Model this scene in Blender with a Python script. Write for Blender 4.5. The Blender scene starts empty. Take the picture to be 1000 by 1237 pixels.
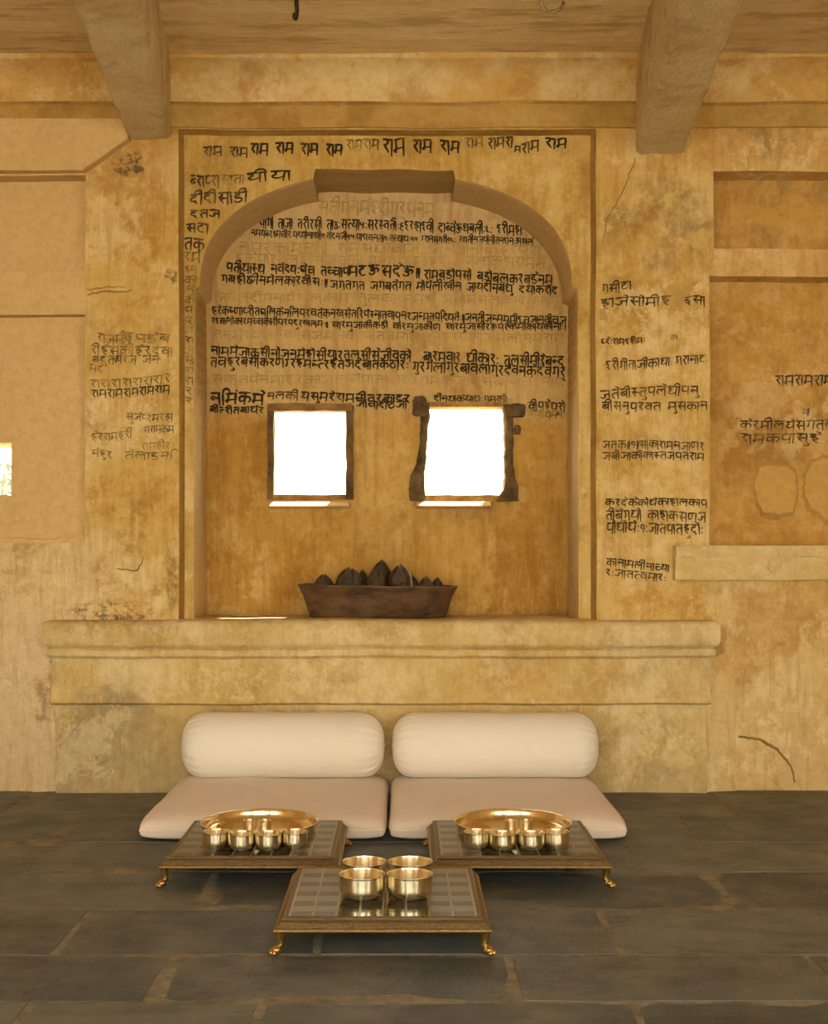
import bpy, bmesh, math, random
from mathutils import Vector, noise

random.seed(7)
S = bpy.context.scene
C = S.collection

# ------------------------------------------------------------------ camera, world, sun, exposure
CAM_Y, EYE, FPX, VX, VY = -5.26, 1.02, 1500.0, 485.0, 665.0
cam_d = bpy.data.cameras.new('camera')
cam = bpy.data.objects.new('camera', cam_d)
C.objects.link(cam)
cam.location = (0, CAM_Y, EYE)
cam.rotation_euler = (math.pi / 2, 0, 0)
cam_d.sensor_width = 36.0
cam_d.lens = FPX / 1237.0 * 36.0
cam_d.shift_x = (500.0 - VX) / 1237.0
cam_d.shift_y = (VY - 618.5) / 1237.0
cam_d.clip_start, cam_d.clip_end = 0.05, 2000
S.camera = cam

world = bpy.data.worlds.new('sky')
S.world = world
world.use_nodes = True
wn = world.node_tree.nodes
wn['Background'].inputs[0].default_value = (1.0, 0.94, 0.755, 1)
wn['Background'].inputs[1].default_value = 8.0

SUN_DIR = Vector((-0.32, -0.385, -1.0))
sun_d = bpy.data.lights.new('sun', 'SUN')
sun = bpy.data.objects.new('sun', sun_d)
C.objects.link(sun)
sun.rotation_euler = SUN_DIR.to_track_quat('-Z', 'Y').to_euler()
sun_d.energy = 36.0
sun_d.color = (1.0, 0.94, 0.80)
sun_d.angle = 0.009

S.view_settings.view_transform = 'Standard'
S.view_settings.look = 'None'
S.view_settings.gamma = 1.0
S.view_settings.use_curve_mapping = False
S.view_settings.exposure = 0.0
S.cycles.max_bounces = 10
S.cycles.diffuse_bounces = 6
S.cycles.glossy_bounces = 5
S.cycles.sample_clamp_indirect = 6.0
S.cycles.use_denoising = True

# ------------------------------------------------------------------ helpers


def PX(px, y=0.0):
    return (px - VX) * (y - CAM_Y) / FPX


def PZ(py, y=0.0):
    return EYE - (py - VY) * (y - CAM_Y) / FPX


def disp(p, amp=1.0):
    a = noise.noise_vector(p * 2.6) * 0.0045
    b = noise.noise_vector(p * 8.0 + Vector((3.1, 7.7, 1.3))) * 0.0016
    return (a + b) * amp


def rough(bm, amp=1.0):
    for v in bm.verts:
        v.co += disp(v.co, amp)


def lump(bm, amp, freq, seed=0.0):
    o = Vector((seed, seed * 1.7, seed * 0.3))
    for v in bm.verts:
        v.co += noise.noise_vector(v.co * freq + o) * amp


def link(name, bm, mats, parent=None, smooth=False, bevel=0.0, angle=50, recalc=True):
    if recalc:
        bmesh.ops.recalc_face_normals(bm, faces=bm.faces)
    me = bpy.data.meshes.new(name)
    bm.to_mesh(me)
    bm.free()
    if not isinstance(mats, (list, tuple)):
        mats = [mats]
    for m in mats:
        me.materials.append(m)
    if smooth:
        me.polygons.foreach_set('use_smooth', [True] * len(me.polygons))
        if smooth != 'all':
            try:
                me.set_sharp_from_angle(angle=math.radians(45))
            except Exception:
                pass
    o = bpy.data.objects.new(name, me)
    C.objects.link(o)
    if parent is not None:
        o.parent = parent
    if bevel:
        b = o.modifiers.new('bevel', 'BEVEL')
        b.width = bevel
        b.segments = 2
        b.limit_method = 'ANGLE'
        b.angle_limit = math.radians(angle)
    return o


def empty(name, loc, rz=0.0):
    o = bpy.data.objects.new(name, None)
    o.empty_display_size = 0.05
    C.objects.link(o)
    o.location = loc
    o.rotation_euler = (0, 0, rz)
    return o


def tag(o, label, cat, group=None):
    o['label'] = label
    o['category'] = cat
    if group:
        o['group'] = group
    return o


def struct(o):
    o['kind'] = 'structure'
    return o


def copy_tree(o, parent=None):
    c = o.copy()
    C.objects.link(c)
    if parent is not None:
        c.parent = parent
    for ch in list(o.children):
        copy_tree(ch, c)
    return c


def box(bm, x0, x1, y0, y1, z0, z1, cell=None, mi=0):
    """closed box, its faces divided to about `cell`"""
    def cuts(a, b):
        n = max(1, int(round((b - a) / cell))) if cell else 1
        return [a + (b - a) * i / n for i in range(n + 1)]
    xs, ys, zs = cuts(x0, x1), cuts(y0, y1), cuts(z0, z1)
    cache = {}

    def V(i, j, k):
        if (i, j, k) not in cache:
            cache[(i, j, k)] = bm.verts.new((xs[i], ys[j], zs[k]))
        return cache[(i, j, k)]
    nx, ny, nz = len(xs) - 1, len(ys) - 1, len(zs) - 1
    F = []
    for i in range(nx):
        for j in range(ny):
            F.append((V(i, j, 0), V(i, j + 1, 0), V(i + 1, j + 1, 0), V(i + 1, j, 0)))
            F.append((V(i, j, nz), V(i + 1, j, nz), V(i + 1, j + 1, nz), V(i, j + 1, nz)))
    for i in range(nx):
        for k in range(nz):
            F.append((V(i, 0, k), V(i + 1, 0, k), V(i + 1, 0, k + 1), V(i, 0, k + 1)))
            F.append((V(i, ny, k), V(i, ny, k + 1), V(i + 1, ny, k + 1), V(i + 1, ny, k)))
    for j in range(ny):
        for k in range(nz):
            F.append((V(0, j, k), V(0, j, k + 1), V(0, j + 1, k + 1), V(0, j + 1, k)))
            F.append((V(nx, j, k), V(nx, j + 1, k), V(nx, j + 1, k + 1), V(nx, j, k + 1)))
    for f in F:
        bm.faces.new(f).material_index = mi
    return list(cache.values())


def relief(bm, x0, x1, z0, z1, base, rects, cell=0.06, hole_depth=0.35):
    """a wall face looking to -Y, stepped in depth: rects (xa, xb, za, zb, Y, mat) painted in order.
    Y None cuts a hole with reveals, 'skip' leaves the cell out"""
    def cuts(a, b, extra):
        e = sorted({round(v, 5) for v in extra if a < v < b} | {round(a, 5), round(b, 5)})
        out = [e[0]]
        for p, q in zip(e, e[1:]):
            n = max(1, int(round((q - p) / cell)))
            out += [p + (q - p) * i / n for i in range(1, n + 1)]
        return out
    xs = cuts(x0, x1, [r[0] for r in rects] + [r[1] for r in rects])
    zs = cuts(z0, z1, [r[2] for r in rects] + [r[3] for r in rects])
    nx, nz = len(xs) - 1, len(zs) - 1
    grid = [[base] * nz for _ in range(nx)]
    for i in range(nx):
        cx = (xs[i] + xs[i + 1]) / 2
        for k in range(nz):
            cz = (zs[k] + zs[k + 1]) / 2
            for (xa, xb, za, zb, Y, m) in rects:
                if xa < cx < xb and za < cz < zb:
                    grid[i][k] = (Y, m)
    cache = {}

    def V(i, k, Y):
        key = (i, k, round(Y, 5))
        if key not in cache:
            cache[key] = bm.verts.new((xs[i], Y, zs[k]))
        return cache[key]

    def D(c):
        return hole_depth if c[0] is None else c[0]
    for i in range(nx):
        for k in range(nz):
            c = grid[i][k]
            if c[0] == 'skip':
                continue
            if c[0] is not None:
                f = bm.faces.new((V(i, k, c[0]), V(i + 1, k, c[0]), V(i + 1, k + 1, c[0]), V(i, k + 1, c[0])))
                f.material_index = c[1]
            for (di, dk) in ((1, 0), (0, 1)):
                a, b = i + di, k + dk
                if a >= nx or b >= nz:
                    continue
                d = grid[a][b]
                if d[0] == 'skip' or D(d) == D(c):
                    continue
                p, q = ((i + 1, k), (i + 1, k + 1)) if di else ((i, k + 1), (i + 1, k + 1))
                f = bm.faces.new((V(*p, D(c)), V(*q, D(c)), V(*q, D(d)), V(*p, D(d))))
                f.material_index = c[1] if D(c) < D(d) else d[1]


def lathe(bm, prof, n=48, loc=(0, 0, 0), mi=0, fn=None):
    """prof: list of (r, z); r == 0 makes a pole"""
    rings = []
    for (r, z) in prof:
        if r <= 1e-6:
            rings.append([bm.verts.new((loc[0], loc[1], loc[2] + z))])
        else:
            ring = []
            for i in range(n):
                a = 2 * math.pi * i / n
                rr = fn(r, z, a) if fn else r
                ring.append(bm.verts.new((loc[0] + rr * math.cos(a), loc[1] + rr * math.sin(a), loc[2] + z)))
            rings.append(ring)
    for A, B in zip(rings, rings[1:]):
        for i in range(n):
            j = (i + 1) % n
            if len(A) == 1 and len(B) == 1:
                continue
            if len(A) == 1:
                f = bm.faces.new((A[0], B[j], B[i]))
            elif len(B) == 1:
                f = bm.faces.new((A[i], A[j], B[0]))
            else:
                f = bm.faces.new((A[i], A[j], B[j], B[i]))
            f.material_index = mi


def tube(bm, pts, radii, n=10, closed=False, mi=0):
    pts = [Vector(p) for p in pts]
    if not isinstance(radii, (list, tuple)):
        radii = [radii] * len(pts)
    rings = []
    m = len(pts)
    for i, p in enumerate(pts):
        if closed:
            t = pts[(i + 1) % m] - pts[(i - 1) % m]
        else:
            t = pts[min(i + 1, m - 1)] - pts[max(i - 1, 0)]
        t.normalize()
        up = Vector((0, 0, 1)) if abs(t.z) < 0.9 else Vector((0, 1, 0))
        a = t.cross(up).normalized()
        b = t.cross(a).normalized()
        rings.append([bm.verts.new(p + (a * math.cos(2 * math.pi * k / n) + b * math.sin(2 * math.pi * k / n)) * radii[i]) for k in range(n)])
    pairs = list(zip(rings, rings[1:])) + ([(rings[-1], rings[0])] if closed else [])
    for A, B in pairs:
        for k in range(n):
            bm.faces.new((A[k], A[(k + 1) % n], B[(k + 1) % n], B[k])).material_index = mi
    if not closed:
        bm.faces.new(rings[0]).material_index = mi
        bm.faces.new(rings[-1]).material_index = mi


def ball(bm, c, r, sc=(1, 1, 1), seg=10):
    g = bmesh.ops.create_uvsphere(bm, u_segments=seg, v_segments=max(6, seg - 2), radius=r)
    for v in g['verts']:
        v.co = Vector((v.co.x * sc[0], v.co.y * sc[1], v.co.z * sc[2])) + Vector(c)


# ------------------------------------------------------------------ materials
class NT:
    def __init__(self, name):
        self.m = bpy.data.materials.new(name)
        self.m.use_nodes = True
        self.t = self.m.node_tree
        self.b = self.t.nodes['Principled BSDF']
        self.co = self.t.nodes.new('ShaderNodeTexCoord').outputs['Object']

    def n(self, kind, **kw):
        nd = self.t.nodes.new(kind)
        for k, v in kw.items():
            setattr(nd, k, v)
        return nd

    def l(self, a, b):
        self.t.links.new(a, b)

    def put(self, sock, v):
        if hasattr(v, 'default_value') or hasattr(v, 'is_linked'):
            self.l(v, sock)
        else:
            sock.default_value = v

    def noise(self, scale, detail=6, roughn=0.6, sc=None, off=(0, 0, 0), dist=0.0):
        co = self.co
        mp = self.n('ShaderNodeMapping')
        mp.inputs['Location'].default_value = off
        mp.inputs['Scale'].default_value = sc or (1, 1, 1)
        self.l(co, mp.inputs['Vector'])
        t = self.n('ShaderNodeTexNoise')
        t.inputs['Scale'].default_value = scale
        t.inputs['Detail'].default_value = detail
        t.inputs['Roughness'].default_value = roughn
        t.inputs['Distortion'].default_value = dist
        self.l(mp.outputs[0], t.inputs['Vector'])
        return t.outputs['Fac']

    def ramp(self, v, a, b, lo=0.0, hi=1.0):
        r = self.n('ShaderNodeMapRange')
        r.interpolation_type = 'SMOOTHSTEP'
        self.put(r.inputs['Value'], v)
        r.inputs['From Min'].default_value = a
        r.inputs['From Max'].default_value = b
        r.inputs['To Min'].default_value = lo
        r.inputs['To Max'].default_value = hi
        return r.outputs['Result']

    def math(self, op, a, b=0.0, clamp=False):
        m = self.n('ShaderNodeMath', operation=op, use_clamp=clamp)
        self.put(m.inputs[0], a)
        self.put(m.inputs[1], b)
        return m.outputs[0]

    def mix(self, f, a, b, mode='MIX'):
        m = self.n('ShaderNodeMix', data_type='RGBA', blend_type=mode)
        self.put(m.inputs[0], f)
        for s, v in ((m.inputs[6], a), (m.inputs[7], b)):
            if isinstance(v, (tuple, list)):
                s.default_value = (v[0], v[1], v[2], 1)
            else:
                self.l(v, s)
        return m.outputs[2]

    def xyz(self):
        s = self.n('ShaderNodeSeparateXYZ')
        self.l(self.co, s.inputs[0])
        return s.outputs

    def bump(self, h, strength=0.3, dist=0.01, prev=None):
        b = self.n('ShaderNodeBump')
        b.inputs['Strength'].default_value = strength
        b.inputs['Distance'].default_value = dist
        self.l(h, b.inputs['Height'])
        if prev is not None:
            self.l(prev, b.inputs['Normal'])
        self.l(b.outputs[0], self.b.inputs['Normal'])
        return b.outputs[0]

    def fin(self, col, roughn=0.9, metal=0.0, spec=0.3):
        if isinstance(col, (tuple, list)):
            self.b.inputs['Base Color'].default_value = (*col[:3], 1)
        else:
            self.l(col, self.b.inputs['Base Color'])
        self.put(self.b.inputs['Roughness'], roughn)
        self.b.inputs['Metallic'].default_value = metal
        self.b.inputs['Specular IOR Level'].default_value = spec
        return self.m


OCHRE, PALE, DEEP = (0.66, 0.45, 0.145), (0.80, 0.63, 0.33), (0.41, 0.215, 0.04)
BEIGE = (0.73, 0.565, 0.335)


def plaster(name, base, light, dark, light_amt=0.5, dark_amt=0.5, streak=0.25, seed=0.0, zones=(), grime=0.0, bump=0.35, speck=0.0, flake=0.35):
    t = NT(name)
    o = (seed, seed * 2.3, seed * 0.7)
    a = t.noise(1.7, 9, 0.66, off=o)
    col = t.mix(t.ramp(a, 0.46, 0.60, 0, light_amt), base, light)
    b = t.noise(2.6, 9, 0.7, off=(o[0] + 5, 1, 9), sc=(1, 1, 0.75))
    col = t.mix(t.ramp(b, 0.50, 0.63, 0, dark_amt), col, dark)
    for z in zones:
        col = z(t, col)
    if flake:
        fl = t.noise(2.3, 12, 0.74, off=(o[0] + 21, 7, 4), dist=0.3)
        col = t.mix(t.ramp(fl, 0.535, 0.575, 0, flake), col, light)
        f2 = t.noise(3.1, 12, 0.76, off=(o[0] + 31, 2, 8), dist=0.3)
        col = t.mix(t.ramp(f2, 0.55, 0.60, 0, flake * 0.8), col, dark)
    s = t.noise(3.2, 6, 0.65, sc=(9, 9, 0.9), off=o)
    col = t.mix(t.ramp(s, 0.46, 0.68, 0, streak), col, dark)
    s2 = t.noise(6.0, 6, 0.7, sc=(5, 5, 1.0), off=(o[0] + 11, 3, 2))
    col = t.mix(t.ramp(s2, 0.50, 0.70, 0, streak * 1.2), col, light)
    c = t.noise(26, 6, 0.75, off=o)
    col = t.mix(t.ramp(c, 0.42, 0.62, 0.0, 0.40), col, t.mix(1.0, col, (0.80, 0.70, 0.55), 'MULTIPLY'))
    if speck:
        d = t.noise(38, 3, 0.5, off=(2, 8, 1))
        col = t.mix(t.ramp(d, 0.72, 0.78, 0, speck), col, (0.16, 0.10, 0.05))
    if grime:
        g = t.noise(5.0, 10, 0.75, off=(4, 1, 6))
        col = t.mix(t.ramp(g, 0.5, 0.72, 0, grime), col, (0.30, 0.22, 0.13))
    h1 = t.noise(14, 8, 0.65, off=o)
    h2 = t.noise(70, 4, 0.6, off=o)
    n1 = t.bump(h1, min(1, bump * 1.6), 0.03)
    t.bump(h2, bump, 0.006, n1)
    return t.fin(col, 0.92, 0, 0.15)


def zone_axis(axis, a, b, color, amt, jitter=0.25, scale=3.0, extra=None, off=1.0):
    """colour zone: another colour, from coordinate a (none) to b (full), with a ragged noise edge"""
    def f(t, col):
        v = t.xyz()[axis]
        nz = t.noise(scale, 8, 0.7, off=(off, off, off))
        v = t.math('ADD', v, t.math('MULTIPLY', t.math('SUBTRACT', nz, 0.5), jitter))
        fac = t.ramp(v, a, b, 0, amt) if a < b else t.ramp(v, b, a, amt, 0)
        if extra:
            ax2, a2, b2 = extra
            v2 = t.math('ADD', t.xyz()[ax2], t.math('MULTIPLY', t.math('SUBTRACT', nz, 0.5), jitter))
            f2 = t.ramp(v2, a2, b2, 0, 1) if a2 < b2 else t.ramp(v2, b2, a2, 1, 0)
            fac = t.math('MULTIPLY', fac, f2)
        return t.mix(fac, col, color)
    return f


def blobs(items, Y=0.0):
    """stains and flaked coats with ragged edges of their own: (px0, py0, px1, py1, colour, amount, kind)"""
    def f(t, col):
        nz = {'fine': t.noise(20, 10, 0.74, off=(9, 4, 2)), 'mid': t.noise(8, 11, 0.74, off=(2, 6, 4), dist=0.4), 'flake': t.noise(7, 12, 0.72, off=(7, 1, 3))}
        jit = t.math('MULTIPLY', t.math('SUBTRACT', t.noise(4.5, 6, 0.65, off=(1, 1, 8)), 0.5), 1.6)
        x, _, z = t.xyz()
        for (x0, y0, x1, y1, c, amt, kind) in items:
            cx, cz = PX((x0 + x1) / 2, Y), PZ((y0 + y1) / 2, Y)
            hx, hz = abs(PX(x1, Y) - PX(x0, Y)) / 2, abs(PZ(y1, Y) - PZ(y0, Y)) / 2
            u = t.math('DIVIDE', t.math('SUBTRACT', x, cx), hx)
            v = t.math('DIVIDE', t.math('SUBTRACT', z, cz), hz)
            d = t.math('ADD', t.math('MULTIPLY', u, u), t.math('MULTIPLY', v, v))
            d = t.math('ADD', d, jit)
            m = t.ramp(d, 0.5, 1.15, 1.0, 0.0)
            lo, hi = {'fine': (0.47, 0.58), 'mid': (0.42, 0.62), 'flake': (0.49, 0.56)}[kind]
            k = t.math('MULTIPLY', m, t.ramp(nz[kind], lo, hi))
            col = t.mix(t.math('MULTIPLY', k, amt), col, c)
        return col
    return f


MOULD, SMOKE, FLAKE, RUST = (0.09, 0.07, 0.042), (0.36, 0.25, 0.095), (0.80, 0.635, 0.34), (0.47, 0.245, 0.05)
M = {}
M['ochre'] = plaster('ochre_plaster', OCHRE, PALE, DEEP, 0.6, 0.6, 0.35, 1.0, speck=0.4, flake=0.5, zones=[
    zone_axis(0, PX(200), PX(70), BEIGE, 0.95, 0.35, extra=(2, PZ(620), PZ(690))),
    zone_axis(0, PX(20), PX(-60), BEIGE, 0.9, 0.2),
    zone_axis(2, PZ(770), PZ(960), (0.58, 0.45, 0.265), 0.75, 0.5, 4.0),
    zone_axis(0, PX(840), PX(900), (0.70, 0.47, 0.20), 0.6, 0.3, off=4.0),
    zone_axis(2, PZ(250), PZ(170), (0.60, 0.37, 0.12), 0.6, 0.5, off=6.0),  # browner towards the top of the wall
    blobs([(100, 205, 225, 330, RUST, .7, 'mid'), (95, 350, 215, 420, RUST, .6, 'mid'), (100, 560, 215, 640, RUST, .7, 'mid'), (105, 655, 175, 735, RUST, .9, 'mid'),
           (30, 680, 215, 765, FLAKE, .8, 'flake'), (100, 450, 215, 560, FLAKE, .7, 'flake'), (722, 150, 790, 205, FLAKE, .7, 'flake'), (860, 165, 985, 215, FLAKE, .8, 'flake'),
           (720, 300, 870, 480, FLAKE, .7, 'flake'), (720, 480, 870, 690, FLAKE, .5, 'flake'), (860, 850, 1040, 960, FLAKE, .7, 'flake'), (880, 790, 990, 900, FLAKE, .6, 'flake'),
           (730, 690, 870, 760, RUST, .6, 'mid'), (860, 700, 1040, 800, RUST, .5, 'mid'), (730, 205, 865, 330, SMOKE, .85, 'mid'), (725, 225, 770, 310, SMOKE, .5, 'mid'), (870, 120, 970, 200, SMOKE, .9, 'mid'),
           (820, 20, 1050, 170, SMOKE, .6, 'mid'), (75, 722, 190, 758, MOULD, .85, 'fine'), (130, 180, 178, 215, MOULD, .85, 'fine'), (198, 316, 214, 350, MOULD, .8, 'fine'),
           (200, 640, 216, 740, MOULD, .5, 'fine'), (40, 820, 66, 880, MOULD, .5, 'fine'), (140, 590, 180, 690, MOULD, .3, 'fine')]),
])
M['beige'] = plaster('beige_plaster', (0.67, 0.475, 0.225), (0.71, 0.525, 0.27), (0.60, 0.40, 0.165), 0.4, 0.3, 0.12, 2.0, bump=0.2, flake=0.08)
M['panel'] = plaster('arch_panel_plaster', (0.60, 0.40, 0.118), (0.74, 0.55, 0.22), (0.38, 0.205, 0.04), 0.6, 0.55, 0.4, 3.0, speck=0.25, flake=0.4, zones=[blobs([(220, 160, 330, 260, SMOKE, .5, 'mid'), (540, 165, 730, 340, FLAKE, .5, 'flake'), (220, 330, 240, 560, SMOKE, .5, 'mid'), (590, 190, 720, 330, RUST, .5, 'mid'), (330, 160, 600, 205, RUST, .4, 'mid'), (205, 560, 240, 760, FLAKE, .7, 'flake'), (695, 450, 722, 760, FLAKE, .6, 'flake')], .05)])
M['recess'] = plaster('recess_plaster', (0.60, 0.365, 0.11), (0.70, 0.49, 0.22), (0.36, 0.185, 0.04), 0.6, 0.7, 0.22, 4.0, flake=0.5, zones=[blobs([(855, 200, 1040, 250, SMOKE, .8, 'mid'), (855, 270, 960, 310, SMOKE, .8, 'mid'), (855, 330, 1040, 460, RUST, .7, 'mid'), (855, 540, 930, 660, RUST, .8, 'mid'), (855, 620, 1040, 665, RUST, .8, 'mid'), (880, 430, 1040, 560, FLAKE, .5, 'flake')], .12)])
M['sill'] = plaster('pale_sill_plaster', (0.68, 0.50, 0.22), (0.78, 0.62, 0.34), (0.50, 0.33, 0.11), 0.6, 0.5, 0.2, 19.0, flake=0.5)
M['groove'] = plaster('dark_frame_plaster', (0.42, 0.26, 0.075), (0.54, 0.36, 0.12), (0.27, 0.155, 0.04), 0.6, 0.6, 0.2, 15.0)  # darker plaster for the slanted frame around the arch panel
M['fillet'] = plaster('dark_fillet_plaster', (0.50, 0.32, 0.10), (0.62, 0.43, 0.16), (0.36, 0.20, 0.05), 0.5, 0.6, 0.0, 17.0)
M['soffit'] = plaster('soffit_plaster', (0.60, 0.45, 0.235), (0.64, 0.50, 0.28), (0.50, 0.35, 0.16), 0.4, 0.3, 0.2, 5.0, bump=0.2, flake=0.1)
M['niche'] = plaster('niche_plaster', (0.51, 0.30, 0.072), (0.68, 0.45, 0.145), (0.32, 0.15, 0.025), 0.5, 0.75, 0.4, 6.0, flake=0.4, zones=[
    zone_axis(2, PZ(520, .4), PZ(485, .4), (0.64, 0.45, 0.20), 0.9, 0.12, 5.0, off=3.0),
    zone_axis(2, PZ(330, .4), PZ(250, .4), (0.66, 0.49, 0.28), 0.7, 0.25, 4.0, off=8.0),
    blobs([(235, 620, 330, 760, FLAKE, .35, 'flake'), (240, 500, 330, 640, RUST, .7, 'mid'), (420, 500, 510, 700, PALE, .4, 'mid'), (610, 500, 700, 760, RUST, .7, 'mid'), (490, 590, 640, 640, SMOKE, .5, 'mid'), (330, 600, 480, 700, RUST, .5, 'mid')], .4),
    zone_axis(2, PZ(735, .4), PZ(750, .4), (0.28, 0.18, 0.09), 0.7, 0.08, 9.0, off=2.0),  # darker along the foot of the niche wall
])
M['plinth'] = plaster('plinth_plaster', (0.645, 0.475, 0.195), (0.76, 0.62, 0.36), (0.47, 0.31, 0.105), 0.75, 0.55, 0.25, 7.0, grime=0.30, speck=0.3, flake=0.55, zones=[
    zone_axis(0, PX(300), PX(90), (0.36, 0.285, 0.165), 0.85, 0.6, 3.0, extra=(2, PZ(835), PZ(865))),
    blobs([(60, 743, 240, 770, MOULD, .32, 'fine'), (180, 790, 480, 850, FLAKE, .7, 'flake'), (560, 780, 780, 850, RUST, .5, 'mid'), (380, 745, 560, 790, FLAKE, .6, 'flake'), (720, 850, 870, 960, FLAKE, .6, 'flake'), (690, 860, 870, 960, SMOKE, .6, 'mid'), (60, 850, 240, 960, SMOKE, .5, 'mid'), (70, 870, 130, 955, MOULD, .3, 'fine')], -.05),
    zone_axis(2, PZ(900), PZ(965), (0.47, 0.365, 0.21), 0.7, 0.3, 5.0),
])
M['cornice'] = plaster('cornice_plaster', (0.68, 0.45, 0.16), (0.82, 0.66, 0.38), (0.50, 0.26, 0.07), 0.8, 0.6, 0.0, 8.0, flake=0.6)


def streaked(name, base, light, dark, sc, seed, bump=0.5, bscale=(2, 14, 14)):
    t = NT(name)
    a = t.noise(1.6, 8, 0.65, sc=sc, off=(seed, seed, seed))
    col = t.mix(t.ramp(a, 0.46, 0.60, 0, 0.8), base, light)
    b = t.noise(2.3, 9, 0.7, sc=sc, off=(seed + 4, 2, 1))
    col = t.mix(t.ramp(b, 0.50, 0.62, 0, 0.75), col, dark)
    c = t.noise(22, 6, 0.75)
    col = t.mix(t.ramp(c, 0.35, 0.7, 0, 0.3), col, t.mix(1.0, col, (0.7, 0.62, 0.5), 'MULTIPLY'))
    h = t.noise(3.0, 8, 0.7, sc=bscale)
    n1 = t.bump(h, bump, 0.03)
    t.bump(t.noise(60, 5, 0.65), bump * 0.6, 0.006, n1)
    return t.fin(col, 0.93, 0, 0.15)


M['ceiling'] = streaked('ceiling_stone', (0.74, 0.57, 0.31), (0.84, 0.69, 0.42), (0.48, 0.34, 0.16), (0.7, 3.5, 3.5), 1.0)
M['beam'] = streaked('beam_stone', (0.82, 0.64, 0.37), (0.88, 0.74, 0.49), (0.64, 0.47, 0.24), (1.5, 1.5, 1.5), 5.0, 1.0, (9, 6, 9))
M['lintel'] = streaked('lintel_stone', (0.42, 0.29, 0.125), (0.48, 0.35, 0.165), (0.32, 0.205, 0.08), (1, 3, 3), 9.0)


def slate_mat():
    t = NT('slate_slab')
    at = t.n('ShaderNodeAttribute')
    at.attribute_name = 'tone'
    a = t.noise(2.4, 9, 0.68)
    base = t.mix(at.outputs['Fac'], (0.066, 0.074, 0.074), (0.140, 0.144, 0.128))
    col = t.mix(t.ramp(a, 0.44, 0.64, 0, 0.6), base, (0.165, 0.152, 0.112))
    b = t.noise(5.5, 9, 0.72, sc=(0.6, 1.6, 1), off=(3, 6, 1))
    col = t.mix(t.ramp(b, 0.48, 0.66, 0, 0.65), col, (0.050, 0.050, 0.042))
    d = t.noise(9, 8, 0.75, off=(8, 1, 1), dist=0.6)
    m2 = t.noise(0.9, 3, 0.5, off=(5.3, 2.2, 0))
    fl = t.math('MULTIPLY', t.ramp(d, 0.60, 0.70), t.ramp(m2, 0.52, 0.66))
    col = t.mix(t.math('MULTIPLY', fl, 0.75), col, (0.40, 0.34, 0.24))
    sp = t.noise(140, 3, 0.6)
    col = t.mix(t.ramp(sp, 0.55, 0.75, 0, 0.35), col, (0.30, 0.25, 0.17))
    n1 = t.bump(t.noise(7, 9, 0.68), 0.6, 0.02)
    t.bump(t.noise(90, 4, 0.6), 0.2, 0.003, n1)
    r = t.ramp(t.noise(6, 6, 0.6, off=(1, 9, 4)), 0.3, 0.7, 0.42, 0.68)
    return t.fin(col, r, 0, 0.45)


M['slate'] = slate_mat()


def simple(name, col, rough_=0.6, metal=0.0, spec=0.4, var=0.2, vs=20, dark=None, bs=0.0, bsc=60, sc=None, bd=0.002):
    t = NT(name)
    a = t.noise(vs, 6, 0.65, sc=sc)
    d = dark or tuple(c * (1 - 1.6 * var) for c in col)
    c = t.mix(t.ramp(a, 0.35, 0.7), col, d) if var else col
    if bs:
        t.bump(t.noise(bsc, 5, 0.65, sc=sc), bs, bd)
    return t.fin(c, rough_, metal, spec)


M['mortar'] = simple('floor_mortar', (0.27, 0.24, 0.175), 0.9, 0, 0.1, 0.2, 14, (0.15, 0.125, 0.085), 0.4, 50)


def turned(name, col, dark, rough_, aniso):
    """lathe-turned bell metal: fine circular tool marks draw reflections out up and down the wall"""
    t = NT(name)
    c = t.mix(t.ramp(t.noise(30, 5, 0.6, sc=(1, 1, 0.3)), 0.4, 0.65), col, dark)
    tg = t.n('ShaderNodeTangent')
    tg.direction_type = 'RADIAL'
    tg.axis = 'Z'
    t.l(tg.outputs[0], t.b.inputs['Tangent'])
    t.b.inputs['Anisotropic'].default_value = aniso
    t.b.inputs['Anisotropic Rotation'].default_value = 0.25
    t.bump(t.noise(55, 4, 0.6, sc=(2.5, 2.5, 0.5)), 0.10, 0.003)
    return t.fin(c, rough_, 1.0, 0.5)


M['brass'] = turned('polished_bell_metal', (0.93, 0.84, 0.62), (0.88, 0.76, 0.52), 0.27, 0.8)
M['plate'] = turned('plate_bell_metal', (0.92, 0.81, 0.59), (0.86, 0.73, 0.49), 0.15, 0.0)
M['gilt'] = simple('gilt_brass', (0.66, 0.44, 0.14), 0.38, 1.0, 0.5, 0.1, 40, (0.40, 0.22, 0.06), 0.4, 90)
M['bronze'] = simple('embossed_bronze', (0.235, 0.165, 0.07), 0.5, 0.55, 0.5, 0.2, 120, (0.16, 0.09, 0.035), 1.0, 170, None, 0.006)
M['bead'] = simple('worn_gilt_bead', (0.36, 0.23, 0.075), 0.45, 0.7, 0.5, 0.2, 150, (0.17, 0.10, 0.035), 0.8, 200, None, 0.003)
M['rim'] = simple('ribbed_bronze', (0.19, 0.13, 0.06), 0.45, 0.6, 0.5, 0.2, 160, (0.17, 0.10, 0.04), 0.8, 220, None, 0.003)
M['tile_light'] = simple('olive_mirror_tile', (0.185, 0.165, 0.115), 0.28, 0.0, 0.45, 0.1, 30)
M['tile_dark'] = simple('plum_mirror_tile', (0.065, 0.046, 0.04), 0.28, 0.0, 0.45, 0.1, 30)
M['tile_mid'] = simple('dark_mirror_glass', (0.10, 0.092, 0.062), 0.07, 0.45, 0.7, 0.08, 12)
M['came'] = simple('pale_metal_came', (0.40, 0.34, 0.23), 0.4, 0.7, 0.5, 0.25, 300, (0.16, 0.12, 0.07))


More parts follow.
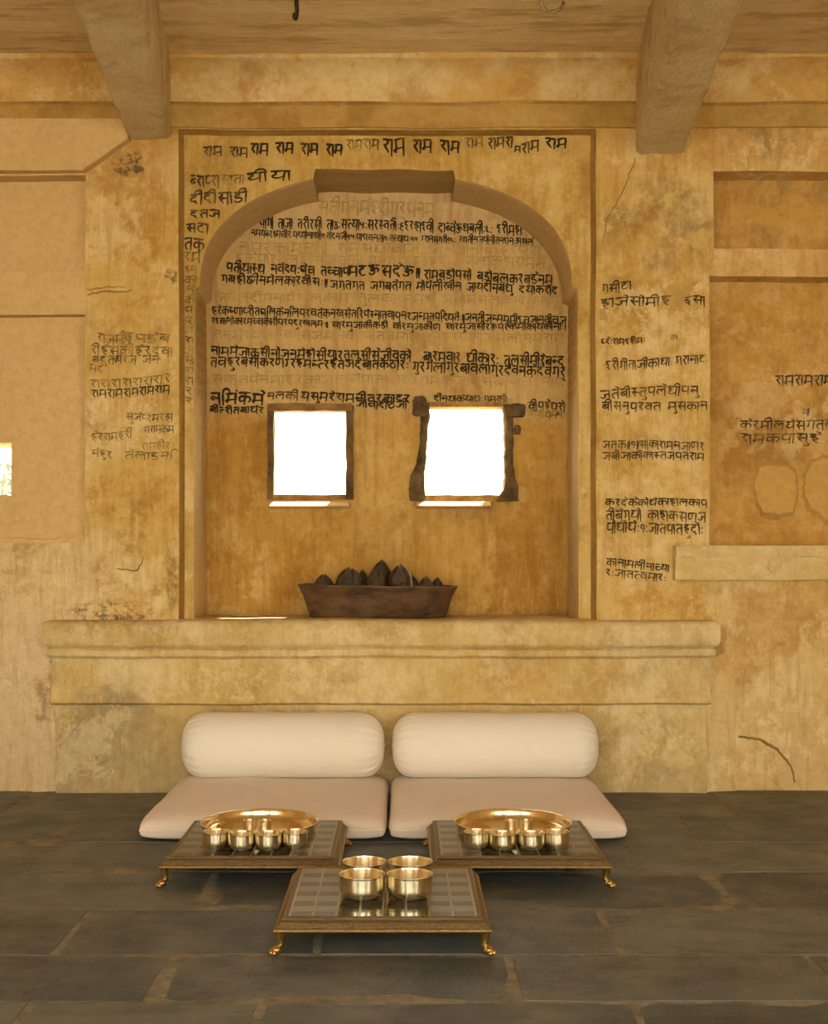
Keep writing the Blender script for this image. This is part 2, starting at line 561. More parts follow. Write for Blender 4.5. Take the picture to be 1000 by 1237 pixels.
def cloth(name, col, dark):
    t = NT(name)
    c = t.mix(t.ramp(t.noise(3.5, 5, 0.55), 0.35, 0.7), col, dark)
    w = t.n('ShaderNodeTexWave')
    w.inputs['Scale'].default_value = 260
    t.l(t.co, w.inputs['Vector'])
    n1 = t.bump(t.noise(7, 6, 0.6, dist=0.8), 0.30, 0.02)
    t.bump(t.noise(420, 2, 0.5), 0.10, 0.001, n1)
    t.b.inputs['Sheen Weight'].default_value = 0.15
    return t.fin(c, 0.95, 0, 0.1)


M['bolster'] = cloth('cream_cotton', (0.80, 0.755, 0.665), (0.77, 0.715, 0.615))
M['mat'] = cloth('blush_cotton', (0.73, 0.62, 0.525), (0.69, 0.575, 0.48))
M['tray'] = simple('dark_carved_wood', (0.145, 0.075, 0.030), 0.62, 0, 0.35, 0.3, 7, (0.05, 0.025, 0.012), 0.5, 18, (1, 1, 2.5), 0.01)
M['bud'] = simple('dark_bud_wood', (0.075, 0.048, 0.028), 0.6, 0, 0.3, 0.3, 12, (0.03, 0.018, 0.012), 0.4, 30, (1, 1, 0.4), 0.004)
M['petal'] = simple('bud_petal_wood', (0.10, 0.062, 0.034), 0.58, 0, 0.3, 0.3, 12, (0.042, 0.026, 0.016), 0.4, 30, (1, 1, 0.4), 0.004)
M['wood'] = simple('old_frame_wood', (0.20, 0.115, 0.045), 0.8, 0, 0.2, 0.3, 9, (0.07, 0.04, 0.018), 0.5, 30)
M['wood_pale'] = simple('ochre_washed_wood', (0.36, 0.20, 0.065), 0.8, 0, 0.2, 0.3, 9, (0.16, 0.085, 0.03), 0.5, 30)
M['rubble'] = simple('dark_rubble_edge', (0.19, 0.125, 0.058), 0.95, 0, 0.1, 0.4, 16, (0.075, 0.048, 0.024), 1.0, 26, None, 0.02)
M['rubble_pale'] = simple('ochre_rubble_edge', (0.52, 0.31, 0.095), 0.95, 0, 0.1, 0.3, 16, (0.26, 0.145, 0.045), 0.8, 26, None, 0.015)
M['iron'] = simple('rusted_iron', (0.085, 0.062, 0.042), 0.55, 0.7, 0.4, 0.3, 40, (0.03, 0.022, 0.015), 0.5, 80)
M['zinc'] = simple('dull_zinc_ring', (0.42, 0.36, 0.26), 0.45, 0.8, 0.4, 0.2, 40, (0.2, 0.16, 0.1), 0.3, 80)
M['patch'] = plaster('grey_repair_plaster', (0.53, 0.345, 0.115), (0.58, 0.39, 0.14), (0.42, 0.265, 0.085), 0.5, 0.5, 0.2, 12.0)
M['patch_round'] = plaster('smooth_repair_plaster', (0.58, 0.365, 0.115), (0.61, 0.40, 0.145), (0.52, 0.315, 0.095), 0.4, 0.3, 0.1, 13.0, bump=0.15, flake=0)
M['patch_edge'] = plaster('dirty_patch_edge', (0.46, 0.275, 0.085), (0.54, 0.34, 0.12), (0.33, 0.19, 0.06), 0.4, 0.6, 0.2, 14.0)
M['crack'] = simple('dark_crack', (0.30, 0.19, 0.075), 0.95, 0, 0.05, 0.2)
M['hill'] = simple('hazy_hill', (0.62, 0.60, 0.47), 1.0, 0, 0.0, 0.06, 0.05, (0.54, 0.56, 0.40))
M['terrace'] = simple('pale_terrace', (0.50, 0.44, 0.33), 0.95, 0, 0.1, 0.1, 2)
M['leaf'] = simple('pale_leaf', (0.145, 0.18, 0.125), 0.7, 0, 0.3, 0.2, 3)
M['bark'] = simple('grey_bark', (0.22, 0.17, 0.11), 0.9, 0, 0.1, 0.2, 10)


def ink(name, col, worn, lo, hi):
    """brushed paint, dry and rubbed thin in places"""
    t = NT(name)
    c = t.mix(t.ramp(t.noise(16, 6, 0.7), lo, hi), col, worn)
    return t.fin(c, 0.9, 0, 0.1)


M['ink'] = ink('black_brush_paint', (0.042, 0.030, 0.016), (0.15, 0.10, 0.04), 0.48, 0.72)
M['ink_soft'] = ink('brown_black_brush_paint', (0.060, 0.042, 0.020), (0.27, 0.175, 0.06), 0.42, 0.68)
M['ink_worn'] = ink('worn_brush_paint', (0.115, 0.078, 0.034), (0.42, 0.28, 0.09), 0.38, 0.62)
M['ink_ghost'] = ink('ghost_of_old_paint', (0.40, 0.265, 0.105), (0.53, 0.365, 0.155), 0.38, 0.60)

# ------------------------------------------------------------------ floor
ZN = [5.6, 4.78, 4.347, 3.943, 3.533, 3.135, 2.81, 2.45, 2.05, 1.68, 1.25, 0.85, 0.4, 0.0, -0.45, -0.9]
# depth in front of the camera of each course joint; x of the cross joints per course
JX = [[PX(18, -.28), PX(878, -.28), -3.0, 2.6], [PX(85, -.7), PX(832, -.7), -2.7, 2.5, 0.1],
      [PX(766, -1.12), -2.2, 2.2, -0.75], [PX(249, -1.52), PX(872, -1.52), -2.6, 2.5],
      [PX(88, -1.93), PX(736, -1.93), PX(387, -1.93), -2.5, 2.2],
      [PX(193, -2.3), PX(622, -2.3), PX(991, -2.25), -2.0, 2.3],
      [PX(5, -2.65), PX(305, -2.65), PX(785, -2.65), -2.1, 2.0]]
while len(JX) < len(ZN) - 1:
    x, row = -3.4 + random.random() * .6, []
    while x < 3.6:
        row.append(x)
        x += random.uniform(0.7, 1.3)
    JX.append(row)
bm = bmesh.new()
tone = bm.verts.layers.float.new('tone')
XE = 3.8
for r in range(len(ZN) - 1):
    ya, yb = CAM_Y + ZN[r], CAM_Y + ZN[r + 1]
    xs = sorted([-XE] + JX[r] + [XE])
    for xa, xb in zip(xs, xs[1:]):
        gap = 0.011
        nxs = max(2, int((xb - xa) / 0.06))
        nys = 6
        tv = random.random() ** 1.2
        sk = random.uniform(-0.004, 0.004)
        dz = random.uniform(-0.0015, 0.0015)
        grid = []
        for i in range(nxs + 1):
            col = []
            for j in range(nys + 1):
                u, w = i / nxs, j / nys
                x = xa + gap + (xb - xa - 2 * gap) * u
                y = yb + gap * 0.7 + (ya - yb - 1.4 * gap) * w
                p = Vector((x, y, 0))
                e = 0.0075 if (i in (0, nxs) or j in (0, nys)) else 0.0
                q = noise.noise_vector(p * 7.0 + Vector((r * 3.0, 0, xa))) * e
                x += q.x + (sk * (w - 0.5) if i in (0, nxs) else 0)
                if ya < 0.2:
                    y += q.y
                z = dz + noise.noise(p * 3.5) * 0.0022 - (0.002 if e else 0)
                v = bm.verts.new((x, y, z))
                v[tone] = tv
                col.append(v)
            grid.append(col)
        for i in range(nxs):
            for j in range(nys):
                f = bm.faces.new((grid[i][j], grid[i + 1][j], grid[i + 1][j + 1], grid[i][j + 1]))
                f.material_index = 0
        # skirts into the joint
        rim = [grid[i][0] for i in range(nxs + 1)] + [grid[nxs][j] for j in range(1, nys + 1)] + \
              [grid[i][nys] for i in range(nxs - 1, -1, -1)] + [grid[0][j] for j in range(nys - 1, 0, -1)]
        low = []
        for v in rim:
            w_ = bm.verts.new((v.co.x, v.co.y, -0.02))
            w_[tone] = tv
            low.append(w_)
        for k in range(len(rim)):
            k2 = (k + 1) % len(rim)
            bm.faces.new((rim[k], low[k], low[k2], rim[k2])).material_index = 0
n = 60
mv = [[bm.verts.new((-XE + 2 * XE * i / n, -6.4 + 6.9 * j / n, -0.0030 + noise.noise(Vector((i * .7, j * .7, 3))) * 0.002)) for j in range(n + 1)] for i in range(n + 1)]
for i in range(n):
    for j in range(n):
        bm.faces.new((mv[i][j], mv[i + 1][j], mv[i + 1][j + 1], mv[i][j + 1])).material_index = 1
floor = struct(link('floor', bm, [M['slate'], M['mortar']], smooth=True, recalc=False))

# outside ground: sunlit terrace before the open front and land behind
bm = bmesh.new()
box(bm, -14, 14, -16, -6.4, -0.3, -0.02)
struct(link('terrace', bm, M['terrace']))
bm = bmesh.new()
box(bm, -40, 40, 0.9, 60, -2.3, -2.0)
struct(link('ground', bm, M['terrace']))
bm = bmesh.new()
N1, N2 = 70, 14
hv = []
for i in range(N1 + 1):
    col = []
    for j in range(N2 + 1):
        x = -170 + 340 * i / N1
        t_ = j / N2
        top = 27 - 0.20 * (x + 20) * (1 if x > -20 else 0.1) + 2.5 * noise.noise(Vector((x * .02, 1, 0)))
        top = max(6, top)
        z = -3 + (top + 3) * t_
        col.append(bm.verts.new((x, 200 + 90 * t_ + 4 * noise.noise(Vector((x * .04, t_ * 4, 2))), z + 1.2 * noise.noise(Vector((x * .08, t_ * 6, 0))))))
    hv.append(col)
for i in range(N1):
    for j in range(N2):
        bm.faces.new((hv[i][j], hv[i + 1][j], hv[i + 1][j + 1], hv[i][j + 1]))
struct(link('hillside', bm, M['hill'], smooth='all'))

# ------------------------------------------------------------------ back wall
ZT = 3.10
YA, YB = 0.05, 0.40        # arch panel face, niche back wall
rects = []


def R(x0, x1, y0, y1, Y, m, at=0.0):
    rects.append((PX(x0, at), PX(x1, at), PZ(y1, at), PZ(y0, at), Y, m))


R(-700, 103, 145, 656, 0.0, 1)            # beige field left
R(-700, 103, 212, 328, 0.09, 1)
R(-700, 103, 380, 651, 0.06, 1)
R(862, 1700, 207, 301, 0.13, 2)
R(857, 1700, 334, 660, 0.12, 2)
R(857, 862, 301, 334, 0.0, 0)
R(812, 1700, 659, 672, -0.065, 7)
R(812, 1700, 672, 700, -0.048, 7)
R(857, 889, 748, 1100, 0.006, 0)
R(889, 1700, 748, 1100, 0.020, 0)
R(-120, 14, 535, 598, None, 1, 0.06)      # window_3
PXL, PXR, PZT, PZB = PX(216), PX(720), PZ(157), PZ(752)
rects.append((PXL, PXR, PZB, PZT, 'skip', 0))
bm = bmesh.new()
relief(bm, -3.8, 3.8, -0.02, 3.3, (0.0, 0), rects, 0.07, 0.35)

# arch panel with its slanted frame, the arch opening and the soffit
c0x, c0r, zs_ = (PX(241, YA) + PX(691, YA)) / 2, (PX(691, YA) - PX(241, YA)) / 2, PZ(346, YA)
rise = PZ(209, YA) - zs_
lx0, lx1, lz = PX(378, YA), PX(549, YA), PZ(204.5, YA)
JL, JR, ZSILL = PX(234, YA), PX(699, YA), PZ(750, -0.05)


def arch_z(x):
    u = min(1.0, abs((x - c0x) / c0r))
    return zs_ + rise * (1 - u ** 2.3) ** (1 / 2.3)


outline, kinds = [], []
nj = 24
for i in range(nj + 1):
    outline.append((JL, ZSILL - 0.01 + (zs_ - 0.012 - ZSILL + 0.01) * i / nj))
    kinds.append('L')
na = 64
arch_pts = []
for i in range(na + 1):
    th = math.pi * i / na
    cx, sx = math.cos(th), math.sin(th)
    x = c0x - c0r * math.copysign(abs(cx) ** (2 / 2.3), cx)
    z = zs_ + rise * abs(sx) ** (2 / 2.3)
    arch_pts.append((x, z))
mid = []
for (x, z) in arch_pts:
    if lx0 < x < lx1:
        continue
    mid.append((x, z))
left = [p for p in mid if p[0] <= lx0]
right = [p for p in mid if p[0] >= lx1]
lint = [(lx0, arch_z(lx0)), (lx0, lz)] + [(lx0 + (lx1 - lx0) * i / 10, lz + 0.003 * math.sin(i * 1.3)) for i in range(1, 10)] + [(lx1, lz), (lx1, arch_z(lx1))]
arc = left + lint + right
lint_range = (len(outline) + len(left), len(outline) + len(left) + len(lint) - 1)
na_start = len(outline)
outline += arc
na_end = len(outline)
for i in range(nj + 1):
    outline.append((JR, zs_ - 0.012 - (zs_ - 0.012 - ZSILL + 0.01) * i / nj))
# matching points on the inner rectangle of the frame
IL, IR, IT = PX(222.5, YA), PX(713.5, YA), PZ(164, YA)
inner = []
for i in range(na_start):
    inner.append((IL, outline[i][1]))
seg = len(arc)
nl = len(left) // 2
seq = []
for i in range(seg):
    if i < nl:
        seq.append((IL, zs_ + (IT - zs_) * i / nl))
    elif i > seg - 1 - nl:
        k = seg - 1 - i
        seq.append((IR, zs_ + (IT - zs_) * k / nl))
    else:
        seq.append((IL + (IR - IL) * (i - nl) / (seg - 1 - 2 * nl), IT))
inner += seq
for i in range(na_end, len(outline)):
    inner.append((IR, outline[i][1]))
RINGS = 9
rows = []
for (ox, oz), (ix, iz) in zip(outline, inner):
    row = []
    # frame reveal (outer rectangle at Y=0)
    fx = PXL if ix == IL else PXR if ix == IR else PXL + (PXR - PXL) * (ix - IL) / (IR - IL)
    fz = PZT if abs(iz - IT) < 1e-6 else iz
    ux = -0.03 if fx == PXL else 0.03 if fx == PXR else 0.0
    uz = 0.03 if fz == PZT else 0.0
    row.append(bm.verts.new((fx + ux, 0.022, fz + uz)))
    row.append(bm.verts.new((fx, -0.0012, fz)))
    row.append(bm.verts.new((ix, YA, iz)))
    for k in range(1, RINGS + 1):
        s = k / RINGS
        row.append(bm.verts.new((ix + (ox - ix) * s, YA, iz + (oz - iz) * s)))
    for k in range(1, 7):
        row.append(bm.verts.new((ox, YA + (YB + 0.03 - YA) * k / 6, oz)))
    rows.append(row)
for r in range(len(rows) - 1):
    A, B = rows[r], rows[r + 1]
    for k in range(len(A) - 1):
        f = bm.faces.new((A[k], B[k], B[k + 1], A[k + 1]))
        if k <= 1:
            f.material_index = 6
        elif k <= RINGS + 1:
            f.material_index = 3
        else:
            f.material_index = 5 if lint_range[0] <= r < lint_range[1] else 4
        f.smooth = k > RINGS + 1
rough(bm)
bmesh.ops.remove_doubles(bm, verts=bm.verts, dist=0.0008)
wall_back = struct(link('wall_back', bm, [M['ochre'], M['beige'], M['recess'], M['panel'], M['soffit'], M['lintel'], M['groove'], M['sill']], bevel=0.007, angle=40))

# niche back wall with two window holes
bm = bmesh.new()
HY = YB
W1 = (PX(330, HY), PX(418.5, HY), PZ(598, HY), PZ(496, HY))
W2 = (PX(514, HY), PX(609.5, HY), PZ(599, HY), PZ(490, HY))
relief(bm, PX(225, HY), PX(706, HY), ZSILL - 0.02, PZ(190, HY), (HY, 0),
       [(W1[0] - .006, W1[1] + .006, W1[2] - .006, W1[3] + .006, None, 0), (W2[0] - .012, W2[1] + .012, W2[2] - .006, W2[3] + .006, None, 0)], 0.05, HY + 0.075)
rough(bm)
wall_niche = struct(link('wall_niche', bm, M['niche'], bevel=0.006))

# room sides, open front and roof
bm = bmesh.new()
box(bm, -4.0, -3.8, -6.4, 0.1, 0, 3.3)
struct(link('wall_left', bm, M['beige']))
bm = bmesh.new()
box(bm, 3.8, 4.0, -6.4, 0.1, 0, 3.3)
struct(link('wall_right', bm, M['beige']))
bm = bmesh.new()
for (xa, xb, za, zb) in ((-3.9, 3.9, 2.45, 3.12), (-2.15, -1.30, -0.01, 2.46), (1.30, 2.15, -0.01, 2.46), (-3.9, -3.6, -0.01, 2.46), (3.6, 3.9, -0.01, 2.46)):  # unseen, behind the camera; header added to shade the upper walls
    box(bm, xa, xb, -6.38, -6.14, za, zb, 0.2)
struct(link('wall_front_added', bm, M['beige']))
for x in (-0.43, 0.43):
    bm = bmesh.new()
    lathe(bm, [(0, 0), (.09, 0), (.09, .12), (.065, .16), (.055, 1.2), (.05, 2.25), (.075, 2.32), (.09, 2.36), (.09, 2.47), (0, 2.47)], 24, (x, -6.26, 0))
    struct(link('pillar', bm, M['beige'], smooth=True))

# ceiling
bm = bmesh.new()
nx, ny = 90, 80
cv = []
for i in range(nx + 1):
    col = []
    for j in range(ny + 1):
        x, y = -3.9 + 7.8 * i / nx, -6.6 + 6.7 * j / ny
        p = Vector((x, y, 3))
        z = 3.075 + noise.noise(Vector((x * .8, y * 3.0, 0))) * 0.010 + noise.noise(p * 6) * 0.004
        col.append(bm.verts.new((x, y, z)))
    cv.append(col)
for i in range(nx):
    for j in range(ny):
        bm.faces.new((cv[i][j], cv[i][j + 1], cv[i + 1][j + 1], cv[i + 1][j]))
box(bm, -4.2, 4.2, -6.6, 0.6, 3.14, 3.4)
ceiling = struct(link('ceiling', bm, M['ceiling'], smooth=True, recalc=False))


def sweep_x(prof, xa, xb, n, amp=1.0, ends=None, closed=True):
    """profile (y, z) swept along X; ends(y) gives the extra length at a profile point"""
    bm = bmesh.new()
    rings = []
    for i in range(n + 1):
        t_ = i / n
        ring = []
        for (y, z) in prof:
            e = ends(y, z) if ends else 0.0
            x = (xa - e) + (xb - xa + 2 * e) * t_
            ring.append(bm.verts.new((x, y, z)))
        rings.append(ring)
    m = len(prof)
    for A, B in zip(rings, rings[1:]):
        for k in range(m):
            bm.faces.new((A[k], B[k], B[(k + 1) % m], A[(k + 1) % m]))
    bm.faces.new(rings[0])
    bm.faces.new(list(reversed(rings[-1])))
    for v in bm.verts:
        v.co += disp(v.co, amp)
        v.co.z += 0.004 * amp * noise.noise(v.co * Vector((5, 0, 9)).length * 0.3)
    return bm


# cornice under the ceiling: flat fillet, then a cove out to the ceiling slabs
prof = [(0.05, PZ(156)), (-0.012, PZ(155)), (-0.018, PZ(150)), (-0.016, PZ(127, -.016)), (-0.034, PZ(123, -.03)), (-0.040, PZ(116, -.04)),
        (-0.046, PZ(104, -.045)), (-0.058, PZ(92, -.058)), (-0.085, PZ(80, -.085)), (-0.13, PZ(70, -.13)), (-0.15, 3.12), (0.05, 3.12)]
bm = sweep_x(prof, -3.8, 3.8, 110, 1.3)
for f in bm.faces:
    if f.calc_center_median().z < PZ(126):
        f.material_index = 1
struct(link('trim_1', bm, [M['cornice'], M['fillet']], smooth=True))

# fascia over the recess on the left with its slanted end
bm = bmesh.new()
pts = [(-3.8, PZ(147)), (PX(150), PZ(147)), (PX(158), PZ(171)), (PX(103), PZ(210)), (-3.8, PZ(210))]
YF = -0.05
xsn = 40
front, back = [], []
poly = []
for i in range(xsn + 1):
    poly.append((-3.8 + (PX(103) + 3.8) * i / xsn, PZ(210)))
poly += [(PX(121), PZ(197.5)), (PX(140), PZ(184)), (PX(158), PZ(171)), (PX(156), PZ(160)), (PX(152), PZ(147))]
top = [(PX(103) + (-3.8 - PX(103)) * i / xsn, PZ(147)) for i in range(xsn + 1)]
vsF = [bm.verts.new((x, YF, z)) for x, z in poly + top]
vsB = [bm.verts.new((x, 0.12, z)) for x, z in poly + top]
L_ = len(vsF)
for k in range(L_):
    bm.faces.new((vsF[k], vsF[(k + 1) % L_], vsB[(k + 1) % L_], vsB[k]))
for i in range(xsn):
    bm.faces.new((vsF[i], vsF[i + 1], vsF[L_ - 2 - i], vsF[L_ - 1 - i]))
bm.faces.new([vsF[i] for i in range(xsn, xsn + 7)])
rough(bm, 0.8)
struct(link('trim_2', bm, M['beige'], bevel=0.006))

# plinth: moulded ledge of the niche, down to the floor
prof = [(0.52, ZSILL), (0.1, ZSILL + .001), (-0.055, ZSILL), (-0.074, ZSILL - .006), (-0.083, ZSILL - .018), (-0.086, ZSILL - .05), (-0.084, ZSILL - .092), (-0.076, ZSILL - .106),
        (-0.060, ZSILL - .112), (-0.056, ZSILL - .117), (-0.066, ZSILL - .122), (-0.064, ZSILL - .146), (-0.052, ZSILL - .154), (-0.045, ZSILL - .160), (-0.043, ZSILL - .25), (-0.046, ZSILL - .322),
        (-0.054, ZSILL - .330), (-0.055, ZSILL - .344), (-0.044, ZSILL - .350), (-0.028, ZSILL - .356), (-0.026, ZSILL - .37), (-0.026, 0.15), (-0.030, -0.01), (0.52, -0.01)]
struct(link('trim_3', sweep_x(prof, PX(70), PX(851), 70, 1.0, ends=lambda y, z: max(0.0, min(1, (-y - 0.026) / 0.060)) * 0.045 if y < 0 else 0.03),
            M['plinth'], smooth=True))


# rough stone beams
def beam(xw, wz, zw, x1, y1, w1, z1, seed):
    bm = bmesh.new()
    n = 220
    rings = []
    for i in range(n + 1):
        t_ = i / n
        y = 0.03 + (-6.5 - 0.03) * t_
        s = y / y1
        xc, w = xw + (x1 - xw) * s, wz + (w1 - wz) * s
        zb = zw + (z1 - zw) * s
        ring = []
        for (u, zz) in [(-.5, 3.13), (-.5, 2.95), (-.5, zb + .04), (-.47, zb + .012), (-.40, zb), (-.3, zb), (-.2, zb), (-.1, zb), (0, zb - .003), (.1, zb), (.2, zb), (.3, zb), (.40, zb), (.47, zb + .012), (.5, zb + .04), (.5, 2.95), (.5, 3.13)]:
            p = Vector((xc + u * w, y, zz))
            a = noise.noise_vector(p * 5 + Vector((seed, 0, 0))) * 0.006 + noise.noise_vector(p * 16) * 0.007 + noise.noise_vector(p * 40) * 0.003
            ring.append(bm.verts.new(p + a))
        rings.append(ring)
    for A, B in zip(rings, rings[1:]):
        for k in range(len(A) - 1):
            bm.faces.new((A[k], A[k + 1], B[k + 1], B[k]))
    bm.faces.new(rings[0])
    return bm


zl = PZ(168)
struct(link('beam', beam(PX(180), 55 * .003507, zl, -0.945, -1.31, 0.216, zl, 1.0), M['beam'], smooth=True))
zr = PZ(185)
struct(link('beam', beam(PX(797), 60 * .003507, zr, 0.955, -1.47, 0.20, zr, 6.0), M['beam'], smooth=True))

# ------------------------------------------------------------------ windows in the niche
win1 = struct(empty('window_1', ((W1[0] + W1[1]) / 2, HY, W1[2])))
win2 = struct(empty('window_2', ((W2[0] + W2[1]) / 2, HY, W2[2])))


def bar(name, parent, x0, x1, z0, z1, y0, y1, mat, amp=0.004, freq=14, seed=0.0, cell=0.02, label=None, bevel=0.003):
    bm = bmesh.new()
    box(bm, x0, x1, y0, y1, z0, z1, cell)
    lump(bm, amp, freq, seed)
    for v in bm.verts:
        v.co -= parent.location
    o = link(name, bm, mat, parent, smooth=True, bevel=0)
    if label:
        o['label'] = label
    return o


fx0, fx1, fz0, fz1 = PX(322, HY - .01), PX(427, HY - .01), PZ(606, HY - .01), PZ(487.5, HY - .01)
bar('frame_rail', win1, fx0 + .003, fx1 - .008, W1[3] - .004, fz1, HY - .022, HY + .05, M['wood_pale'], seed=1, label='ochre-washed top rail')
bar('frame_rail', win1, fx0, fx1, fz0 + .008, W1[2] + .002, HY - .005, HY + .03, M['wood_pale'], seed=2)
bar('frame_stile', win1, fx0 + .004, W1[0] + .004, fz0 + .012, fz1 - .008, HY - .018, HY + .05, M['wood'], seed=3)
bar('frame_stile', win1, W1[1] - .002, fx1, fz0 + .012, fz1 - .006, HY - .018, HY + .05, M['wood'], seed=4)


def sill_lip(parent, x0, x1, z, seed, mat):
    """plaster shoulder under the opening, sloping down to the room; it catches the sun"""
    bm = bmesh.new()
    n = 30
    rings = []
    for i in range(n + 1):
        x = x0 + (x1 - x0) * i / n
        w = 0.8 + 0.4 * abs(noise.noise(Vector((x * 20, seed, 0))))
        ring = [(x, HY + .004, z - .032), (x, HY - .046 * w - .004, z - .016 - .003 * w), (x, HY - .022, z + .001), (x, HY + .004, z + .004)]
        rings.append([bm.verts.new(Vector(p) - parent.location) for p in ring])
    for A, B in zip(rings, rings[1:]):
        for k in range(3):
            bm.faces.new((A[k], B[k], B[k + 1], A[k + 1]))
    bm.faces.new(rings[0])
    bm.faces.new(rings[-1])
    return link('sill_lip', bm, mat, parent, smooth=True)


sill_lip(win1, fx0 + .015, fx1 - .02, fz0 - .002, 1.0, M['beige'])  # paler than the niche plaster so the sunlit strip turns white
sill_lip(win2, PX(503, HY), PX(592, HY), PZ(606.5, HY), 5.0, M['beige'])


def ragged(name, parent, rows_, y0, y1, mat, seed, amp=0.006):
    """rubble edge: rows (py, px0, px1) from top to bottom"""
    bm = bmesh.new()
    rings = []
    dense = []
    for (a, b) in zip(rows_, rows_[1:]):
        for i in range(6):
            s = i / 6
            dense.append(tuple(p + (q - p) * s for p, q in zip(a, b)))
    dense.append(rows_[-1])
    for (py, p0, p1) in dense:
        z = PZ(py, HY)
        ring = []
        m = 6
        for i in range(m + 1):
            x = PX(p0 + (p1 - p0) * i / m, HY)
            bul = math.sin(math.pi * i / m) * 0.012
            ring.append((x, y0 - bul, z))
        for i in range(m, -1, -1):
            ring.append((PX(p0 + (p1 - p0) * i / m, HY), y1, z))
        rr = []
        for p in ring:
            p = Vector(p)
            p += noise.noise_vector(p * 22 + Vector((seed, 0, 0))) * amp + noise.noise_vector(p * 55) * amp * .5
            rr.append(bm.verts.new(p - parent.location))
        rings.append(rr)
    n = len(rings[0])
    for A, B in zip(rings, rings[1:]):
        for k in range(n):
            bm.faces.new((A[k], A[(k + 1) % n], B[(k + 1) % n], B[k]))
    bm.faces.new(rings[0])
    bm.faces.new(rings[-1])
    return link(name, bm, mat, parent, smooth=True)


ragged('rubble_jamb', win2, [(488, 506, 519), (510, 508, 518), (535, 506, 516), (560, 503, 514), (575, 496, 513), (592, 494, 513), (605, 495, 514)], HY - .012, HY + .09, M['rubble'], 1.0)
ragged('rubble_jamb', win2, [(489, 608, 616), (505, 609, 619), (530, 610, 620), (560, 610, 619), (575, 610, 622), (590, 609, 626), (606, 600, 626)], HY - .012, HY + .09, M['rubble'], 3.0)
ragged('rubble_sill', win2, [(598, 510, 606), (600, 506, 610), (605.5, 500, 612)], HY + .004, HY + .04, M['rubble_pale'], 5.0, 0.004)
ragged('lintel_edge', win2, [(486, 518, 612), (488, 516, 614), (492, 519, 609)], HY - .006, HY + .09, M['rubble_pale'], 7.0, 0.003)
ragged('lintel_stub', win2, [(480, 501, 512), (484, 498, 515), (494, 498, 516), (501, 498, 515), (503, 502, 513)], HY - .035, HY + .03, M['rubble'], 9.0, 0.004)
ragged('lintel_stub', win2, [(489, 613, 632), (492, 612, 634), (500, 612, 634), (504, 615, 632)], HY - .030, HY + .03, M['rubble'], 11.0, 0.004)
ragged('rubble_stone', win2, [(514, 622, 627), (518, 620, 629), (525, 622, 628)], HY - .014, HY + .03, M['rubble'], 13.0, 0.003)
ragged('rubble_stone', win2, [(588, 626, 636), (592, 624, 640), (604, 626, 640), (607, 628, 636)], HY - .004, HY + .03, M['patch'], 15.0, 0.003)
# window_3 at the left edge of the photograph
win3 = struct(empty('window_3', (PX(-50, .2), .2, PZ(598, .2))))
bm = bmesh.new()
box(bm, PX(-120, .06) - .0, PX(14, .06), 0.10, 0.34, PZ(598, .06) - .03, PZ(598, .06) - .004, 0.06)
for v in bm.verts:
    v.co -= win3.location
link('window_sill', bm, M['beige'], win3)

